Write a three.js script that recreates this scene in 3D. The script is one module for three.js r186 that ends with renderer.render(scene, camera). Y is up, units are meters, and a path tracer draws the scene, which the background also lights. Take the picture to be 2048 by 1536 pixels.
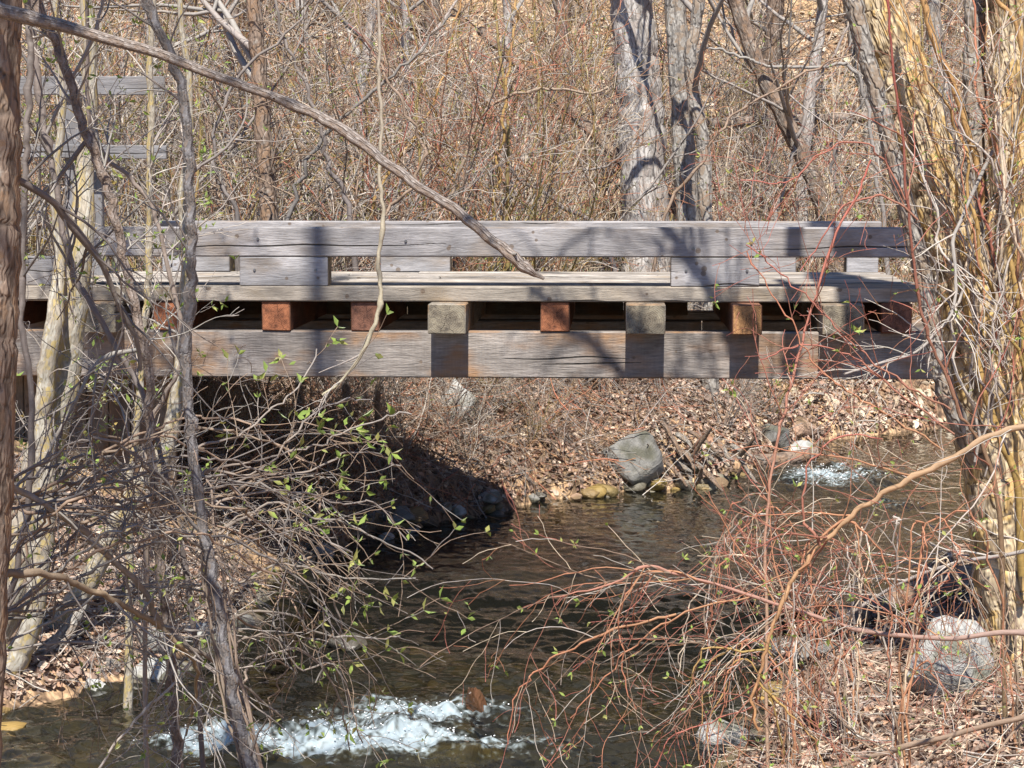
import * as THREE from 'three';
import { Sky } from 'three/addons/objects/Sky.js';
import { ImprovedNoise } from 'three/addons/math/ImprovedNoise.js';
import { ConvexGeometry } from 'three/addons/geometries/ConvexGeometry.js';

// ------------------------------------------------------------------ camera, sky, sun
const scene = new THREE.Scene();
const F = 4380, EYE = 2.65, PITCH = Math.atan((768 - 370) / F);
const camera = new THREE.PerspectiveCamera(2 * Math.atan(768 / F) * 180 / Math.PI, 4 / 3, 0.1, 600);
camera.position.set(0, EYE, 0);
camera.rotation.x = -PITCH;

const EL = 56 * Math.PI / 180, AZ = 2 * Math.PI / 180;             // the sun stands high behind the camera
const toSun = new THREE.Vector3(-Math.sin(AZ) * Math.cos(EL), Math.sin(EL), Math.cos(AZ) * Math.cos(EL));
const sky = new Sky();
sky.scale.setScalar(450);
sky.name = 'sky';
sky.userData.kind = 'structure';
sky.material.uniforms.turbidity.value = 2;
sky.material.uniforms.rayleigh.value = 0.8;
sky.material.uniforms.mieCoefficient.value = 0.004;
sky.material.uniforms.sunPosition.value.copy(toSun);
scene.add(sky);
scene.environmentIntensity = 0.1;

const sun = new THREE.DirectionalLight(new THREE.Color(1, 0.95, 0.87), 5);
sun.position.copy(toSun).multiplyScalar(60).add(new THREE.Vector3(0, 0, -16));
sun.target.position.set(0, 0, -16);
sun.castShadow = true;
sun.shadow.mapSize.set(4096, 4096);
Object.assign(sun.shadow.camera, { left: -22, right: 22, top: 22, bottom: -22, near: 1, far: 140 });
scene.add(sun, sun.target);

const renderer = new THREE.WebGLRenderer({ antialias: true });
renderer.toneMapping = THREE.LinearToneMapping;
renderer.toneMappingExposure = 1.74;
renderer.shadowMap.enabled = true;

// ------------------------------------------------------------------ helpers
function mulberry(a) { return () => { a |= 0; a = a + 0x6D2B79F5 | 0; let t = Math.imul(a ^ a >>> 15, 1 | a); t = t + Math.imul(t ^ t >>> 7, 61 | t) ^ t; return ((t ^ t >>> 14) >>> 0) / 4294967296; }; }
let rnd = mulberry(7);
const seed = s => { rnd = mulberry(s); };
const rr = (a, b) => a + (b - a) * rnd();
const pick = a => a[Math.floor(rnd() * a.length)];
const V = (x, y, z) => new THREE.Vector3(x, y, z);
const mix = (a, b, t) => a + (b - a) * t;
const clamp = (x, a = 0, b = 1) => Math.min(b, Math.max(a, x));
const sstep = (a, b, x) => { const t = clamp((x - a) / (b - a)); return t * t * (3 - 2 * t); };
const perlin = new ImprovedNoise();
const noise = (x, y, z = 0) => perlin.noise(x, y, z);
const fbm = (x, y, z = 0, o = 4) => { let s = 0, a = 0.5; for (let k = 0; k < o; k++) { s += a * perlin.noise(x, y, z); x *= 2.03; y *= 2.03; z *= 2.03; a *= 0.5; } return s; };
const CP = Math.cos(PITCH), SP = Math.sin(PITCH);
// a place in the world: the survey pixel of the photograph at that depth in metres
function P(px, py, d) {
  const u = (px - 1024) / F, v = (768 - py) / F;
  const y = -SP + v * CP, z = -CP - v * SP;
  const k = d / -z;
  return V(u * k, EYE + y * k, -d);
}
const lin = (r, g, b) => [r, g, b];

// periodic value noise for textures
function makePN(s) {
  const r = mulberry(s), T = new Float32Array(65536);
  for (let k = 0; k < 65536; k++) T[k] = r();
  const h = (x, y) => T[(x * 73 + y * 4177 + ((x * y) % 251) * 31) & 65535];
  return (x, y, px, py) => {
    const xi = Math.floor(x), yi = Math.floor(y), fx = x - xi, fy = y - yi;
    const x0 = ((xi % px) + px) % px, x1 = (x0 + 1) % px, y0 = ((yi % py) + py) % py, y1 = (y0 + 1) % py;
    const sx = fx * fx * (3 - 2 * fx), sy = fy * fy * (3 - 2 * fy);
    return mix(mix(h(x0, y0), h(x1, y0), sx), mix(h(x0, y1), h(x1, y1), sx), sy);
  };
}
const pn = makePN(11);
function pfbm(u, v, fx, fy, oct, off = 0) {      // u, v in 0..1, tileable
  let s = 0, a = 0.5, t = 0;
  for (let k = 0; k < oct; k++) { s += a * pn(u * fx + off * 0, v * fy, fx, fy); t += a; fx *= 2; fy *= 2; a *= 0.5; }
  return s / t;
}
function tex(w, h, fn, srgb = false, wrap = true) {
  const d = new Uint8Array(w * h * 4);
  for (let y = 0; y < h; y++) for (let x = 0; x < w; x++) {
    const c = fn((x + 0.5) / w, (y + 0.5) / h), k = (y * w + x) * 4;
    if (typeof c === 'number') { d[k] = d[k + 1] = d[k + 2] = clamp(c) * 255; d[k + 3] = 255; }
    else { for (let j = 0; j < 3; j++) { const q = clamp(c[j]); d[k + j] = (srgb ? Math.pow(q, 1 / 2.2) : q) * 255; } d[k + 3] = c.length > 3 ? clamp(c[3]) * 255 : 255; }
  }
  const t = new THREE.DataTexture(d, w, h, THREE.RGBAFormat);
  t.magFilter = THREE.LinearFilter; t.minFilter = THREE.LinearFilter;
  if (wrap) t.wrapS = t.wrapT = THREE.RepeatWrapping;
  if (srgb) t.colorSpace = THREE.SRGBColorSpace;
  t.needsUpdate = true;
  return t;
}
const m3 = (a, b, t) => [mix(a[0], b[0], t), mix(a[1], b[1], t), mix(a[2], b[2], t)];
const sc3 = (a, k) => [a[0] * k, a[1] * k, a[2] * k];

// mesh builder
class MB {
  constructor() { this.p = []; this.n = []; this.u = []; this.c = []; this.i = []; }
  // sweep a round, tapering, possibly furrowed section along points
  tube(pts, rad, sides, c0, c1 = c0, o = {}) {
    const N = pts.length, base = this.p.length / 3, tile = o.tile || 0.1;
    const wrapN = Math.max(1, Math.round(2 * Math.PI * rad[0] / tile));
    let t = V(), up = V(), side = V(), prev = null, len = 0;
    for (let k = 0; k < N; k++) {
      t.subVectors(pts[Math.min(k + 1, N - 1)], pts[Math.max(k - 1, 0)]).normalize();
      if (!prev) { up.set(0, 0, -1); if (Math.abs(t.z) > 0.9) up.set(0, 1, 0); } else up.copy(prev);
      up.addScaledVector(t, -up.dot(t)).normalize();
      prev = up.clone();
      side.crossVectors(t, up);
      if (k) len += pts[k].distanceTo(pts[k - 1]);
      const f = k / (N - 1);
      for (let s = 0; s <= sides; s++) {
        const a = s / sides * Math.PI * 2, ca = Math.cos(a), sa = Math.sin(a);
        let r = rad[k];
        if (o.rough) r *= 1 + o.rough(s === sides ? 0 : a, len, k);
        const nx = up.x * ca + side.x * sa, ny = up.y * ca + side.y * sa, nz = up.z * ca + side.z * sa;
        this.p.push(pts[k].x + nx * r, pts[k].y + ny * r, pts[k].z + nz * r);
        this.n.push(nx, ny, nz);
        this.u.push(s / sides * wrapN, len / tile + (o.v0 || 0));
        this.c.push(mix(c0[0], c1[0], f), mix(c0[1], c1[1], f), mix(c0[2], c1[2], f));
      }
    }
    const w = sides + 1;
    for (let k = 0; k < N - 1; k++) for (let s = 0; s < sides; s++) {
      const a = base + k * w + s;
      this.i.push(a, a + 1, a + w, a + 1, a + w + 1, a + w);
    }
    if (o.cap) for (const [row, dirn] of [[0, -1], [N - 1, 1]]) {
      const cidx = this.p.length / 3, q = pts[row], tt = V().subVectors(pts[Math.min(row + 1, N - 1)], pts[Math.max(row - 1, 0)]).normalize().multiplyScalar(dirn);
      this.p.push(q.x, q.y, q.z); this.n.push(tt.x, tt.y, tt.z); this.u.push(0.5, 0.5);
      const cc = o.capColor || (row ? c1 : c0); this.c.push(...cc);
      for (let s = 0; s < sides; s++) {
        const j = this.p.length / 3;
        for (const e of [s, s + 1]) { const b = (base + row * w + e) * 3; this.p.push(this.p[b], this.p[b + 1], this.p[b + 2]); this.n.push(tt.x, tt.y, tt.z); this.u.push(0.5 + 0.3 * Math.cos(e), 0.5 + 0.3 * Math.sin(e)); this.c.push(...cc); }
        dirn > 0 ? this.i.push(cidx, j, j + 1) : this.i.push(cidx, j + 1, j);
      }
    }
  }
  // one small folded leaf
  leaf(p, dir, nrm, len, wid, col) {
    const b = this.p.length / 3, s = V().crossVectors(dir, nrm).normalize(), n = V().crossVectors(s, dir).normalize();
    const put = (q, sgn) => { this.p.push(q.x, q.y, q.z); const m = n.clone().addScaledVector(s, -0.5 * sgn).normalize(); this.n.push(m.x, m.y, m.z); this.u.push(0.5, 0.5); this.c.push(...col); };
    const at = (f, w, l) => p.clone().addScaledVector(dir, len * f).addScaledVector(s, wid * w).addScaledVector(n, len * l);
    put(p, 0); put(at(0.45, -0.5, 0.14), -1); put(at(0.5, 0, 0.03), 0); put(at(0.45, 0.5, 0.14), 1); put(at(1, 0, 0.02), 0);
    this.i.push(b, b + 2, b + 1, b, b + 3, b + 2, b + 1, b + 2, b + 4, b + 2, b + 3, b + 4);
  }
  geo(recompute = false) {
    const g = new THREE.BufferGeometry();
    g.setAttribute('position', new THREE.Float32BufferAttribute(this.p, 3));
    g.setAttribute('normal', new THREE.Float32BufferAttribute(this.n, 3));
    g.setAttribute('uv', new THREE.Float32BufferAttribute(this.u, 2));
    g.setAttribute('color', new THREE.Float32BufferAttribute(this.c, 3));
    g.setIndex(this.i);
    if (recompute) g.computeVertexNormals();
    return g;
  }
}
let TRIS = 0;
function mesh(name, geo, mat, parent = scene) {
  const m = new THREE.Mesh(geo, mat);
  m.name = parent === scene ? numbered(name) : name;
  m.castShadow = m.receiveShadow = true;
  TRIS += (geo.index ? geo.index.count : geo.attributes.position.count) / 3;
  parent.add(m);
  return m;
}
const used = {};
function numbered(n) { if (!(n in used)) { used[n] = 0; return n; } used[n]++; return n + '_' + String(used[n]).padStart(3, '0'); }
function tag(o, label, category, group) { o.userData.label = label; o.userData.category = category; if (group) o.userData.group = group; return o; }
function structure(o) { o.userData.kind = 'structure'; return o; }
function stuff(o, label, category) { o.userData.kind = 'stuff'; if (label) { o.userData.label = label; o.userData.category = category; } return o; }
function group(name, label, category, pos, grp) {
  const g = new THREE.Group(); g.name = numbered(name); if (pos) g.position.copy(pos); scene.add(g);
  return tag(g, label, category, grp);
}
function local(mb, o) { for (let k = 0; k < mb.p.length; k += 3) { mb.p[k] -= o.x; mb.p[k + 1] -= o.y; mb.p[k + 2] -= o.z; } return mb; }

// ------------------------------------------------------------------ materials
const M = {};
function bark(sz, tileCracks, base, dark, patches, patchAmt, crackW, s) {
  const H = new Float32Array(sz * sz);
  const off = s * 0.137;
  const T = tileCracks, Tv = Math.max(2, Math.round(T * 0.3));
  const f = (u, v) => {
    const w = pfbm((u + off) % 1, v, 5, 4, 3) - 0.5, w2 = pfbm(u, (v + off) % 1, 9, 9, 2) - 0.5;
    const r1 = Math.abs(2 * pn(u * T + w * 1.6, v * Tv + w2 * 1.0, T, Tv) - 1), r2 = Math.abs(2 * pn(u * T * 2 + w2 * 1.5 + 7, v * Tv * 2 + w, T * 2, Tv * 2) - 1), r3 = pn(u * T * 4, v * Tv * 6, T * 4, Tv * 6);
    return clamp(sstep(0, crackW, r1) * 0.55 + sstep(0, crackW * 1.2, r2) * 0.25 + 0.2 * r3);
  };
  const col = tex(sz, sz, (u, v) => {
    const h = f(u, v), g = pfbm(u, v, 24, 12, 3), q = pfbm((u + 0.37) % 1, (v + 0.2) % 1, 5, 5, 4), q2 = pfbm((u + 0.71) % 1, v, 7, 6, 4);
    let c = m3(dark, base, clamp(h * 1.1));
    c = sc3(c, 0.72 + 0.56 * g);
    const k1 = sstep(0.62 - patchAmt, 0.70 - patchAmt, q) * (0.5 + 0.5 * g) * clamp(h * 1.5), k2 = sstep(0.64 - patchAmt, 0.72 - patchAmt, q2) * clamp(h * 1.5);
    c = m3(c, patches[0], k1 * 0.85);
    c = m3(c, patches[1], k2 * 0.8);
    return c;
  }, true);
  const bmp = tex(sz, sz, (u, v) => f(u, v) * 0.8 + 0.2 * pfbm(u, v, 30, 16, 2));
  return { map: col, bumpMap: bmp };
}
const std = (o) => new THREE.MeshStandardMaterial({ roughness: 0.9, metalness: 0, ...o });
M.barkBrown = std({ ...bark(512, 10, [0.27, 0.195, 0.145], [0.05, 0.032, 0.022], [[0.34, 0.31, 0.27], [0.27, 0.165, 0.095]], 0.05, 0.45, 1), bumpScale: 0.012 });
M.barkGold = std({ ...bark(512, 12, [0.53, 0.40, 0.24], [0.06, 0.036, 0.02], [[0.62, 0.40, 0.12], [0.60, 0.49, 0.33]], 0.15, 0.5, 2), bumpScale: 0.02 });
M.barkGrey = std({ ...bark(512, 10, [0.36, 0.33, 0.29], [0.06, 0.05, 0.045], [[0.46, 0.44, 0.40], [0.26, 0.19, 0.13]], 0.08, 0.45, 3), bumpScale: 0.012 });
M.barkPale = std({ ...bark(512, 12, [0.47, 0.435, 0.40], [0.10, 0.085, 0.075], [[0.58, 0.55, 0.52], [0.34, 0.285, 0.25]], 0.08, 0.34, 4), bumpScale: 0.01 });
M.barkLichen = std({ ...bark(512, 5, [0.36, 0.31, 0.24], [0.22, 0.19, 0.14], [[0.47, 0.45, 0.385], [0.40, 0.30, 0.10]], 0.08, 0.35, 5), bumpScale: 0.004 });
M.barkSlate = std({ ...bark(256, 7, [0.19, 0.18, 0.185], [0.07, 0.063, 0.06], [[0.27, 0.265, 0.26], [0.17, 0.13, 0.10]], 0.08, 0.5, 6), bumpScale: 0.005 });
M.barkLimb = std({ ...bark(256, 8, [0.29, 0.235, 0.20], [0.09, 0.065, 0.05], [[0.37, 0.33, 0.30], [0.20, 0.14, 0.10]], 0.08, 0.5, 7), bumpScale: 0.005 });
const twigMap = tex(128, 256, (u, v) => { const g = pfbm(u, v, 10, 3, 3), q = pfbm((u + 0.3) % 1, v, 3, 7, 3); const k = 0.62 + 0.5 * g + 0.3 * (q - 0.5); return [k, k * (0.98 + 0.04 * q), k * (0.95 + 0.08 * q)]; }, false);
const twigBump = tex(128, 256, (u, v) => 0.6 * pfbm(u, v, 9, 3, 3) + 0.4 * pfbm(u, v, 4, 16, 2));
M.twig = std({ map: twigMap, bumpMap: twigBump, bumpScale: 0.002, vertexColors: true, roughness: 0.8 });
M.leaf = new THREE.MeshPhysicalMaterial({ vertexColors: true, roughness: 0.9, transmission: 0.35, thickness: 0, side: THREE.DoubleSide });
M.litter = new THREE.MeshStandardMaterial({ roughness: 0.85, side: THREE.DoubleSide });

// wood: 4 m x 0.5 m tiles, grain along u
function wood(s, base, dark, stain, stainAmt, checks, knots, saw) {
  const r = mulberry(s * 77 + 5), kn = [], ck = [];
  for (let k = 0; k < knots; k++) kn.push([r(), r(), 0.008 + 0.012 * r()]);
  for (let k = 0; k < checks; k++) ck.push([r(), r(), 0.12 + 0.45 * r(), r() * 10, 0.5 + r()]);
  const grain = (u, v) => {
    let vv = v;
    for (const [a, b, q] of kn) { let dx = u - a, dy = v - b; dx -= Math.round(dx); dy -= Math.round(dy); const d2 = (dx * 4) * (dx * 4) / 0.006 + (dy * 0.5) * (dy * 0.5) / 0.0012; vv += Math.sign(dy) * 0.03 * Math.exp(-d2); }
    const w = pfbm(u, v, 5, 4, 2) * 0.03;
    return [pn(u * 40 + 3 * w, (vv + w) * 72, 40, 72) * 0.3 + pn(u * 90, (vv + w) * 128, 90, 128) * 0.3 + pn(u * 260, vv * 128, 260, 128) * 0.2 + pfbm(u, v, 64, 14, 3) * 0.2];
  };
  const crack = (u, v) => {
    let c = 0;
    for (const [a, b, L, ph, wd] of ck) {
      let dx = u - a; dx -= Math.floor(dx); if (dx > L) continue;
      const yy = b + (pn(dx * 14 + ph, ph, 4096, 64) - 0.5) * 0.06 + dx * 0.12;
      let dy = v - yy; dy -= Math.round(dy);
      const wdt = 0.006 * wd * Math.sin(Math.PI * dx / L) + 0.0015;
      c = Math.max(c, 1 - sstep(wdt * 0.6, wdt * 1.3, Math.abs(dy)));
    }
    return c;
  };
  const knot = (u, v) => { let c = 0, ring = 0; for (const [a, b, q] of kn) { let dx = u - a, dy = v - b; dx -= Math.round(dx); dy -= Math.round(dy); const d = Math.hypot(dx * 4, dy * 0.5) / q; if (d < 1.4) { c = Math.max(c, 1 - sstep(0.75, 1.1, d)); ring = 0.5 + 0.5 * Math.sin(d * 14); } } return [c, ring]; };
  const map = tex(1024, 256, (u, v) => {
    const [g] = grain(u, v), big = pfbm(u, v, 9, 3, 4), q = pfbm((u + 0.43) % 1, (v + 0.3) % 1, 12, 3, 4);
    let c = m3(dark, base, clamp(0.3 + 0.95 * (g - 0.2)));
    c = sc3(c, 0.4 + 1.15 * big);
    c = m3(c, stain, sstep(0.58 - stainAmt, 0.88 - stainAmt, q) * (0.25 + 0.9 * pfbm(u, v, 80, 24, 3)));
    c = sc3(c, 0.72 + 0.56 * pfbm((u + 0.2) % 1, v, 30, 9, 4));
    if (saw) c = sc3(c, 0.93 + 0.14 * pn(u * 500, v * 6, 500, 6));
    const [kk, ring] = knot(u, v); c = m3(c, sc3(m3([0.10, 0.07, 0.05], [0.24, 0.18, 0.13], ring), 1), kk * 0.85);
    return m3(c, [0.025, 0.02, 0.017], crack(u, v));
  }, true);
  const bump = tex(1024, 256, (u, v) => clamp(0.45 + 0.55 * grain(u, v)[0] - crack(u, v) - 0.1 * knot(u, v)[0]));
  return { map, bump };
}
const woodA = wood(1, [0.415, 0.40, 0.395], [0.15, 0.138, 0.135], [0.26, 0.215, 0.175], 0.08, 4, 24, false);
const woodB = wood(2, [0.38, 0.34, 0.305], [0.085, 0.066, 0.055], [0.33, 0.185, 0.09], 0.13, 2, 12, true);
const woodC = wood(3, [0.44, 0.40, 0.35], [0.13, 0.11, 0.095], [0.29, 0.23, 0.16], 0.08, 14, 12, false);
const woodMat = (w, color, bs = 0.005) => { const m = std({ map: w.map, bumpMap: w.bump, bumpScale: bs, roughness: 0.88 }); m.color.setRGB(...color); for (const t of [m.map, m.bumpMap]) t.repeat.set(1 / 4, 1 / 0.5); return m; };
M.curb = woodMat(woodA, [0.88, 0.87, 0.875], 0.007);
M.block = woodMat(woodA, [0.9, 0.91, 0.93], 0.007);
M.beam = woodMat(woodB, [0.9, 0.9, 0.9], 0.009);
M.fence = woodMat(woodA, [0.62, 0.63, 0.65], 0.007);  // colour darkened to stand for the shade of the trees over the fence
M.deck = woodMat(woodC, [1.0, 1.0, 1.01], 0.007);
M.edge = woodMat(woodC, [0.92, 0.89, 0.84], 0.007);
M.joistGrey = woodMat(woodB, [0.95, 0.95, 0.85]);
M.joistBrown = woodMat(woodB, [0.6, 0.3, 0.18]);
M.wallBoard = woodMat(woodB, [0.62, 0.52, 0.40]);
const endTex = (s) => { const cx = 0.4 + 0.2 * mulberry(s)(), cy = 0.35 + 0.3 * mulberry(s + 9)();
  const f = (u, v) => { const dx = u - cx, dy = v - cy, d = Math.hypot(dx, dy) + 0.03 * (pn(u * 5, v * 5, 64, 64) - 0.5), a = Math.atan2(dy, dx);
    const ray = Math.abs(((a * 1.27 + 0.35 * pn(d * 7, s, 64, 64)) % 1 + 1) % 1 - 0.5);
    const ck = (1 - sstep(0.008, 0.03, ray * d * 3.2)) * sstep(0.02, 0.1, d) * (pn(a * 2 + 9, s, 64, 64) > 0.5 ? 1 : 0.25);
    return [0.5 + 0.5 * Math.sin(d * 110), ck, pfbm(u, v, 6, 6, 4), pfbm(u, v, 60, 60, 2)]; };
  return { map: tex(256, 256, (u, v) => { const [r, c, q, g] = f(u, v); const k = (0.6 + 0.14 * r + 1.3 * (q - 0.5) + 0.4 * (g - 0.5)) * (1 - 0.5 * c); return [k, k * (0.97 + 0.08 * (q - 0.5)), k * 0.95]; }, false), bump: tex(256, 256, (u, v) => { const [r, c, q, g] = f(u, v); return clamp(0.5 + 0.12 * r + 0.3 * g - 0.6 * c); }) }; };
const endA = endTex(3), endB = endTex(21);
const endMat = (e, c) => { const m = std({ map: e.map, bumpMap: e.bump, bumpScale: 0.006 }); m.color.setRGB(...c); return m; };
M.endGrey = endMat(endA, [0.27, 0.235, 0.175]);
M.endBrown = endMat(endB, [0.42, 0.16, 0.075]);
M.endShaded = endMat(endB, [0.24, 0.11, 0.07]);  // brown end darkened to paint in the shade on those joists
M.endOrange = endMat(endA, [0.52, 0.28, 0.12]);

// ------------------------------------------------------------------ the land: creek outline as (x, depth)
const farEdge = [[-16, -12], [-9, 2], [-5.2, 6.5], [-3.3, 9.4], [-2.62, 10.9], [-2.1, 11.3], [-1.8, 12.3], [-1.66, 13.3], [-1.6, 15.2], [-1.2, 16.3], [-0.6, 17.1], [0.32, 18.2], [1.1, 18.9], [1.74, 19.1], [2.4, 20.9], [3.2, 22.6], [4.84, 24.0], [8, 26], [16, 29]];
const nearEdge = [[-15, -16], [-7, -2], [-3, 5.0], [-0.6, 7.4], [0.62, 8.6], [1.03, 9.75], [1.3, 10.9], [1.83, 12.4], [2.55, 13.9], [3.6, 15.8], [5.4, 19.2], [8.6, 22.6], [17, 26]];
const segDist = (x, z, L) => { let best = 1e9; for (let k = 0; k < L.length - 1; k++) { const [ax, az] = L[k], [bx, bz] = L[k + 1], dx = bx - ax, dz = bz - az; const t = clamp(((x - ax) * dx + (z - az) * dz) / (dx * dx + dz * dz)); const d = Math.hypot(x - ax - dx * t, z - az - dz * t); if (d < best) best = d; } return best; };
const poly = [...farEdge, ...nearEdge.slice().reverse()];
const inside = (x, z) => { let c = false; for (let i = 0, j = poly.length - 1; i < poly.length; j = i++) { const [xi, zi] = poly[i], [xj, zj] = poly[j]; if ((zi > z) !== (zj > z) && x < (xj - xi) * (z - zi) / (zj - zi) + xi) c = !c; } return c; };
function ground(x, z) {                     // z is depth in front of the camera
  const wx = x + 0.16 * noise(x * 2.1, z * 2.1, 3) + 0.06 * noise(x * 7, z * 7, 1), wz = z + 0.16 * noise(x * 2.1, z * 2.1, 9);
  const df = segDist(wx, wz, farEdge), dn = segDist(wx, wz, nearEdge), rough = 0.05 * fbm(x * 1.7, z * 1.7, 2, 4);
  if (inside(wx, wz)) { const d = Math.min(df, dn); return -mix(0.32, 0.8, sstep(11.2, 13, z)) * (1 - Math.exp(-d * 1.8)) - 0.015 + rough * 0.8; }
  const hill = 0.5 * Math.max(0, z - 29) * sstep(28, 36, z) + 0.25 * Math.max(0, Math.abs(x) - 14);
  if (df < dn) {
    const k = sstep(12.8, 15.5, z + 0.25 * Math.max(0, -x - 2.4));
    const low = 0.10 * (1 - Math.exp(-df * 6)) + 0.27 * Math.min(df, 3.5) + 0.12 * Math.max(0, df - 3.5);
    const high = 1.75 * (1 - Math.exp(-df * 0.55)) + 0.07 * (1 - Math.exp(-df * 8)) + 0.012 * df;
    return Math.max(0.03, mix(Math.min(low, 1.9), high, k) + rough * (1 - Math.exp(-df * 2)) * 1.6) + hill;
  }
  const k = sstep(12.2, 14.2, z), h = 0.05 * (1 - Math.exp(-dn * 7)) + mix(0.26, 1.0, k) * dn;
  const cap = mix(1.15, 1.75, k);
  return Math.max(0.03, cap * (1 - Math.exp(-h / cap)) + rough * (1 - Math.exp(-dn * 2)) * 1.6) + hill;
}
const gAt = (x, d) => V(x, ground(x, d), -d);
const stretch = (a, b, n, c, fine) => { // grid lines, close together round c
  const out = [], f = t => Math.sinh(t), A = Math.asinh((a - c) / fine), B = Math.asinh((b - c) / fine);
  for (let k = 0; k <= n; k++) out.push(c + fine * f(mix(A, B, k / n)));
  return out;
};
function sheet(xs, zs, h, uvs, colf) {
  const p = [], u = [], c = [], idx = [], nx = xs.length;
  for (const z of zs) for (const x of xs) { const y = h(x, z); p.push(x, y, -z); u.push(x / uvs, z / uvs); if (colf) c.push(...colf(x, z, y)); }
  for (let j = 0; j < zs.length - 1; j++) for (let i = 0; i < nx - 1; i++) { const a = j * nx + i; idx.push(a, a + 1, a + nx, a + 1, a + nx + 1, a + nx); }
  const g = new THREE.BufferGeometry();
  g.setAttribute('position', new THREE.Float32BufferAttribute(p, 3)); g.setAttribute('uv', new THREE.Float32BufferAttribute(u, 2));
  if (colf) g.setAttribute('color', new THREE.Float32BufferAttribute(c, 3));
  g.setIndex(idx); g.computeVertexNormals(); return g;
}
const soilMap = tex(512, 512, (u, v) => { const a = pfbm(u, v, 20, 20, 4), b = pfbm((u + 0.4) % 1, v, 45, 40, 3), q = pfbm(u, (v + 0.6) % 1, 6, 6, 3); let c = m3([0.10, 0.07, 0.05], [0.42, 0.31, 0.225], sstep(0.3, 0.72, a * 0.55 + b * 0.45)); return m3(c, [0.5, 0.41, 0.31], sstep(0.58, 0.72, b) * 0.6 * q * 1.6); }, true);
const soilBump = tex(512, 512, (u, v) => 0.5 * pfbm(u, v, 24, 24, 4) + 0.5 * pfbm(u, (v + 0.3) % 1, 50, 50, 2));
M.soil = std({ map: soilMap, bumpMap: soilBump, bumpScale: 0.03, vertexColors: true });
const groundMesh = structure(mesh('ground', sheet(stretch(-120, 120, 260, 0.3, 3.5), stretch(-110, 160, 330, 15, 5.5), ground, 1.1,
  (x, z) => { const k = clamp(0.5 + 0.8 * fbm(x * 0.5, z * 0.5, 4)), q = sstep(-0.15, 0.25, fbm(x * 0.21 + 3, z * 0.21, 14, 3)); return m3(m3([0.62, 0.52, 0.42], [0.95, 0.80, 0.64], k), m3([1.15, 1.02, 0.76], [1.5, 1.32, 1.0], k), q); }), M.soil));
tag(groundMesh, 'brown earth banks and dry hillside around the creek', 'ground');

// ------------------------------------------------------------------ water
const riff = [[-0.45, 10.72, 0.6, 0.34, 1.15], [-1.0, 10.25, 0.55, 0.25, 0.6], [0.25, 10.15, 0.5, 0.3, 0.35], [-0.75, 10.05, 0.8, 0.22, 1.1], [-1.55, 10.15, 0.4, 0.14, 0.5], [-0.1, 11.7, 0.35, 0.22, 0.4], [2.85, 19.6, 0.75, 0.9, 0.95], [3.1, 17.9, 0.35, 0.4, 0.7], [1.15, 12.3, 0.4, 0.2, 0.3], [-2.0, 11.35, 0.4, 0.18, 0.35]];
const wild = (x, z) => { let s = 0; for (const [a, b, sx, sz, k] of riff) s += k * Math.exp(-(((x - a) / sx) ** 2) - ((z - b) / sz) ** 2); return Math.min(1.1, s); };
function waterH(x, z) {
  const w = wild(x, z), band = Math.exp(-(((z - 13.5 + 0.25 * x) / 1.25) ** 2)), calm = sstep(14.2, 16, z), q = 0.45 + 0.9 * clamp(0.5 + fbm(x * 0.9, z * 0.9, 44, 2)), u = x * 0.9 + z * 0.4, v = z * 0.9 - x * 0.4;
  let h = q * (0.0045 * noise(u * 4.2, v * 7, 1) + 0.0042 * noise(u * 9, v * 13, 2) + 0.003 * noise(u * 21, v * 27, 3) + 0.0014 * noise(u * 44, v * 52, 4)) * mix(1.9, 1.9, calm);
  h += 1.3 * band * (0.04 * noise(x * 1.5 + 0.5 * z, z * 2.6, 6) + 0.026 * noise(u * 4.1, v * 6, 7) + 0.013 * noise(u * 10, v * 13, 8) + 0.006 * noise(u * 24, v * 28, 9));
  h += sstep(12.8, 11.2, z) * (0.03 * noise(u * 2.6, v * 3.4, 11) + 0.018 * noise(u * 7, v * 8.5, 12) + 0.009 * noise(u * 18, v * 20, 15));
  h += w * (0.05 + 0.11 * noise(x * 3.2, z * 4.2, 13) + 0.07 * Math.abs(noise(x * 8, z * 10, 14)) + 0.026 * Math.abs(noise(x * 19, z * 22, 16)) + 0.014 * noise(x * 44, z * 48, 17));
  return h;
}
const WX0 = -3.6, WX1 = 6.4, WZ0 = 8.4, WZ1 = 26;
const wxs = []; for (let k = 0; k <= 400; k++) wxs.push(mix(WX0, WX1, k / 400));
const wzs = []; for (let k = 0; k <= 520; k++) wzs.push(1 / mix(1 / WZ0, 1 / WZ1, k / 520));
const foamAt = (x, z) => { const w = wild(x, z); if (w < 0.06) return 0; const a = x * 0.8 + z * 0.6, t = x * 0.6 - z * 0.8; // along and across the current
  const r1 = 1 - Math.abs(2.6 * fbm(t * 5 + 3, a * 2.0, 21, 3)), r2 = 1 - Math.abs(2.4 * fbm(t * 13, a * 6, 31, 3)), f = fbm(x * 34, z * 38, 41, 3), b = fbm(x * 2.4, z * 3.2, 51, 2);
  return clamp(sstep(0.46, 1.05, w * (0.35 + 0.42 * r1 + 0.28 * r2) + 0.75 * f + 0.45 * b * w)); };
const uvw = (g) => { const p = g.attributes.position, u = g.attributes.uv; for (let k = 0; k < p.count; k++) u.setXY(k, (p.getX(k) - WX0) / (WX1 - WX0), (-p.getZ(k) - WZ0) / (WZ1 - WZ0)); return g; };
const foamTex = tex(1536, 2048, (u, v) => foamAt(mix(WX0, WX1, u), mix(WZ0, WZ1, v)), false, false);
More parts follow.
